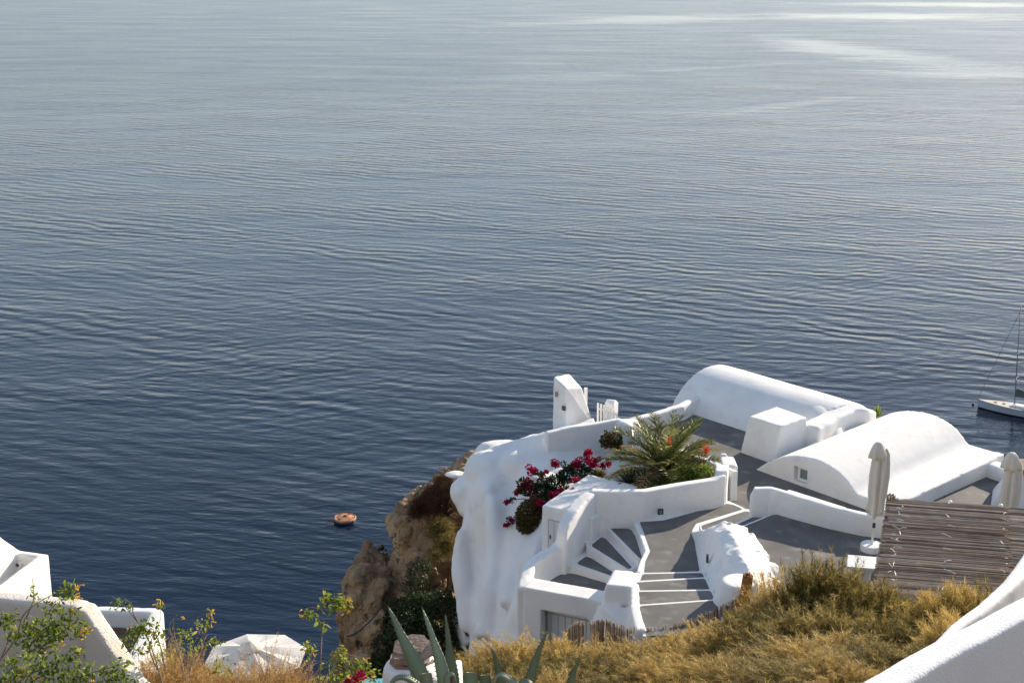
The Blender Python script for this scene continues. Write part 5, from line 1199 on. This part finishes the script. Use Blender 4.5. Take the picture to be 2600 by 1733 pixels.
A2 = thing('agave', 'smaller agave half sunk in the golden brush, with a curving leaf and a folded leaf', 'agave', g2)
agave_leaf(A2, [(1330, 1800), (1345, 1720), (1368, 1650), (1391, 1596)], .105, 12.4, (.6, 0, .2), tint=.45)
agave_leaf(A2, [(1285, 1790), (1272, 1720), (1259, 1675), (1248, 1640)], .08, 12.6, (-.5, 0, .1), tint=.35)
agave_leaf(A2, [(1350, 1800), (1310, 1742), (1280, 1716), (1262, 1716), (1252, 1750)], .07, 12.2, (0, 0, 1.4), tint=.85)
agave_leaf(A2, [(1300, 1800), (1320, 1745), (1337, 1730), (1355, 1740), (1370, 1770)], .06, 12.1, (0, 0, 1.4), tint=.6)
agave_leaf(A2, [(1430, 1800), (1446, 1735), (1460, 1695), (1474, 1660)], .075, 12.6, (.5, 0, .2), tint=.45)
agave_leaf(A2, [(1235, 1800), (1235, 1750), (1232, 1712)], .12, 12.3, (-.2, 0, .2), cutoff=True, tint=.4)

# ---- yellow-flowered bushes (tree tobacco) in front
def flowerbush(name, label, t, st_, lv, fl, leafsize=(.032, .06), cat='bush', stem_r=.007):
    y0 = PT(st_[0][0][0], st_[0][0][1], t)
    o = thing(name, label, cat, y0)
    for pth in st_:
        pts = spline([PT(px, py, t + random.uniform(-.15, .15)) for px, py in pth], 6); n = len(pts)
        MB().tube(pts, [stem_r * (1 - .7 * i / (n - 1)) for i in range(n)], 6).build('stem', M['stem'], o, smooth=True)
    pos = []; dr = []; tn = []
    for (px, py, rx, ry, n) in lv:
        n = int(n * .62); c = np.array(PT(px, py, t)); k = t / F; v = unit(n) * rng.uniform(.2, 1, (n, 1)) ** .6
        pos.append(c + v * np.array([rx * k, (rx + ry) * .6 * k, ry * k])); d = rng.normal(0, .7, (n, 3)); d[:, 2] -= .5; dr.append(d)
        tn.append(np.clip(rng.normal(.48, .2, n) + rng.uniform(-.1, .1), 0, .95))
    pos, dr, tn = map(np.concatenate, (pos, dr, tn)); ln = rng.uniform(*leafsize, len(pos))
    leaves('foliage', pos, dr, ln, ln * .5, tn, M['leaf'], o)
    for (px, py, r, n) in fl:
        mb = MB(); c = PT(px, py, t)
        for _ in range(max(3, int(n * .6))):
            k = t / F; p = c + Vector((random.uniform(-r, r) * k, random.uniform(-r, r) * k, random.uniform(-r, r) * k * .7))
            d = Vector((random.gauss(.3, .6), random.gauss(-.3, .5), random.gauss(-.25, .5))).normalized()
            mb.tube([p, p + d * .03, p + d * .036], [.0035, .0045, .008], 5, random.random())
        mb.build('flower', M['yellow'], o)
    return o
flowerbush('flowering_bush', 'dense leafy green bush with drooping yellow flowers against the cream wall', 12.2,
    [[(-30, 1760), (60, 1660), (120, 1590), (190, 1590), (225, 1600)], [(-20, 1700), (40, 1620), (60, 1560), (120, 1515), (190, 1490)], [(-10, 1700), (30, 1600), (25, 1565)], [(0, 1690), (80, 1650), (150, 1620)], [(60, 1580), (85, 1520), (82, 1465)], [(40, 1720), (110, 1640), (200, 1570), (180, 1540)]],
    [(110, 1590, 55, 32, 330), (60, 1610, 50, 30, 230), (160, 1600, 45, 26, 200), (20, 1570, 26, 24, 130), (205, 1590, 22, 24, 90), (180, 1560, 28, 20, 80), (110, 1640, 50, 26, 170), (140, 1535, 28, 22, 70), (165, 1505, 32, 14, 80), (85, 1500, 14, 30, 24), (100, 1530, 16, 24, 24), (175, 1484, 24, 10, 36)],
    [(199, 1486, 9, 12), (196, 1512, 10, 10), (218, 1598, 12, 22), (150, 1632, 12, 10), (182, 1542, 8, 8), (215, 1618, 8, 8), (30, 1590, 10, 6)])
flowerbush('flowering_bush', 'low spreading green bush with yellow flowers along the bottom edge below the cream wall', 11.6,
    [[(-20, 1790), (60, 1720), (150, 1680), (200, 1650)], [(120, 1790), (200, 1720), (290, 1690), (310, 1670)], [(30, 1790), (90, 1690), (120, 1660)], [(200, 1790), (260, 1740), (330, 1720)]],
    [(60, 1680, 60, 30, 230), (130, 1690, 55, 28, 210), (190, 1660, 36, 22, 90), (40, 1725, 60, 22, 220), (150, 1725, 70, 22, 240), (250, 1715, 60, 22, 200), (300, 1690, 34, 24, 90), (310, 1725, 40, 16, 110), (205, 1700, 30, 20, 80)],
    [(60, 1705, 10, 8), (120, 1715, 10, 8), (225, 1722, 10, 12), (30, 1725, 12, 8), (95, 1722, 10, 8), (200, 1652, 5, 4)])
flowerbush('flowering_bush', 'open straggly bush with bare twigs and few blooms in front of the low white parapet', 13.6,
    [[(420, 1760), (378, 1625), (335, 1560), (305, 1528), (282, 1512)], [(378, 1625), (340, 1560), (335, 1535), (315, 1518)], [(400, 1700), (380, 1640), (408, 1570), (403, 1530)], [(420, 1700), (400, 1620), (360, 1590), (330, 1600)]],
    [(300, 1532, 22, 14, 46), (325, 1540, 14, 10, 24), (375, 1590, 34, 28, 150), (350, 1600, 26, 16, 70), (408, 1542, 12, 14, 20), (360, 1640, 40, 20, 90), (400, 1610, 22, 20, 60), (330, 1625, 24, 14, 50)],
    [(403, 1527, 9, 12), (380, 1600, 10, 8), (330, 1598, 9, 6)])
flowerbush('flowering_bush', 'twiggy bush with green sprays and dead brown tips beside the parasol edge', 13.9,
    [[(470, 1760), (485, 1650), (505, 1610), (500, 1570), (530, 1555)], [(480, 1720), (500, 1640), (530, 1595), (540, 1580)], [(470, 1720), (445, 1620), (440, 1570)], [(480, 1700), (520, 1640), (560, 1620)], [(450, 1650), (430, 1590), (450, 1560)]],
    [(470, 1610, 30, 16, 80), (515, 1580, 24, 20, 40), (540, 1630, 26, 12, 40), (490, 1640, 40, 14, 60), (530, 1560, 14, 14, 18), (560, 1690, 40, 20, 70), (420, 1665, 40, 20, 60)],
    [(536, 1556, 8, 10), (460, 1565, 5, 4), (540, 1582, 6, 5)])
flowerbush('flowering_bush', 'slender tall plant with drooping leaves and yellow flowers against the sea beside the cliff', 14.0,
    [[(808, 1760), (814, 1680), (818, 1600), (826, 1560), (838, 1530), (846, 1518), (868, 1505)], [(826, 1560), (810, 1546), (790, 1541), (776, 1544)], [(838, 1532), (828, 1515), (820, 1508)], [(818, 1585), (806, 1570)]],
    [(868, 1528, 24, 22, 90), (850, 1514, 20, 8, 30), (830, 1512, 12, 14, 24), (818, 1534, 16, 9, 22), (786, 1552, 20, 10, 30), (800, 1550, 6, 12, 8), (844, 1550, 10, 12, 14), (822, 1588, 10, 9, 14), (806, 1576, 6, 14, 8)],
    [(888, 1522, 9, 14), (880, 1541, 10, 14), (866, 1550, 8, 5), (764, 1558, 10, 10), (818, 1507, 6, 6), (808, 1537, 4, 3)], leafsize=(.045, .085))
flowerbush('flowering_bush', 'short sprig with a leafy head between the parasol and the slender tall plant', 14.1,
    [[(778, 1760), (786, 1690), (790, 1650), (785, 1630)]], [(785, 1638, 16, 18, 60), (782, 1660, 12, 10, 20)], [(774, 1650, 8, 6), (796, 1662, 8, 6)])
flowerbush('flowering_bush', 'broad light green bush arching over the foot of the cliff, left of the stone-topped chimney', 14.4,
    [[(800, 1780), (810, 1690), (840, 1665), (862, 1655)], [(800, 1780), (850, 1670), (890, 1662), (925, 1680)], [(860, 1780), (880, 1720), (920, 1700)], [(900, 1790), (920, 1735), (955, 1715)]],
    [(862, 1662, 26, 22, 100), (830, 1690, 22, 12, 36), (905, 1690, 34, 22, 130), (885, 1715, 40, 18, 150), (940, 1715, 28, 18, 90), (930, 1690, 20, 16, 50), (840, 1725, 50, 14, 130), (870, 1640, 10, 10, 18)],
    [(925, 1668, 8, 8), (872, 1655, 8, 4), (935, 1712, 7, 5)])
pf = thing('geranium', 'pink flowers with small green leaves at the bottom edge under the light green bush', 'flower', PT(890, 1735, 14))
for px, py in ((895, 1725), (912, 1718), (880, 1732), (918, 1712)): leafball(M['magenta'], [(px, py, PT(px, py, 13.9).y, 9, 7, 26)], 'flower_cluster', pf, (.025, .04), .9)
leafball(M['leaf'], [(895, 1735, PT(895, 1735, 14).y, 34, 12, 90)], 'foliage', pf, (.03, .05), .6)
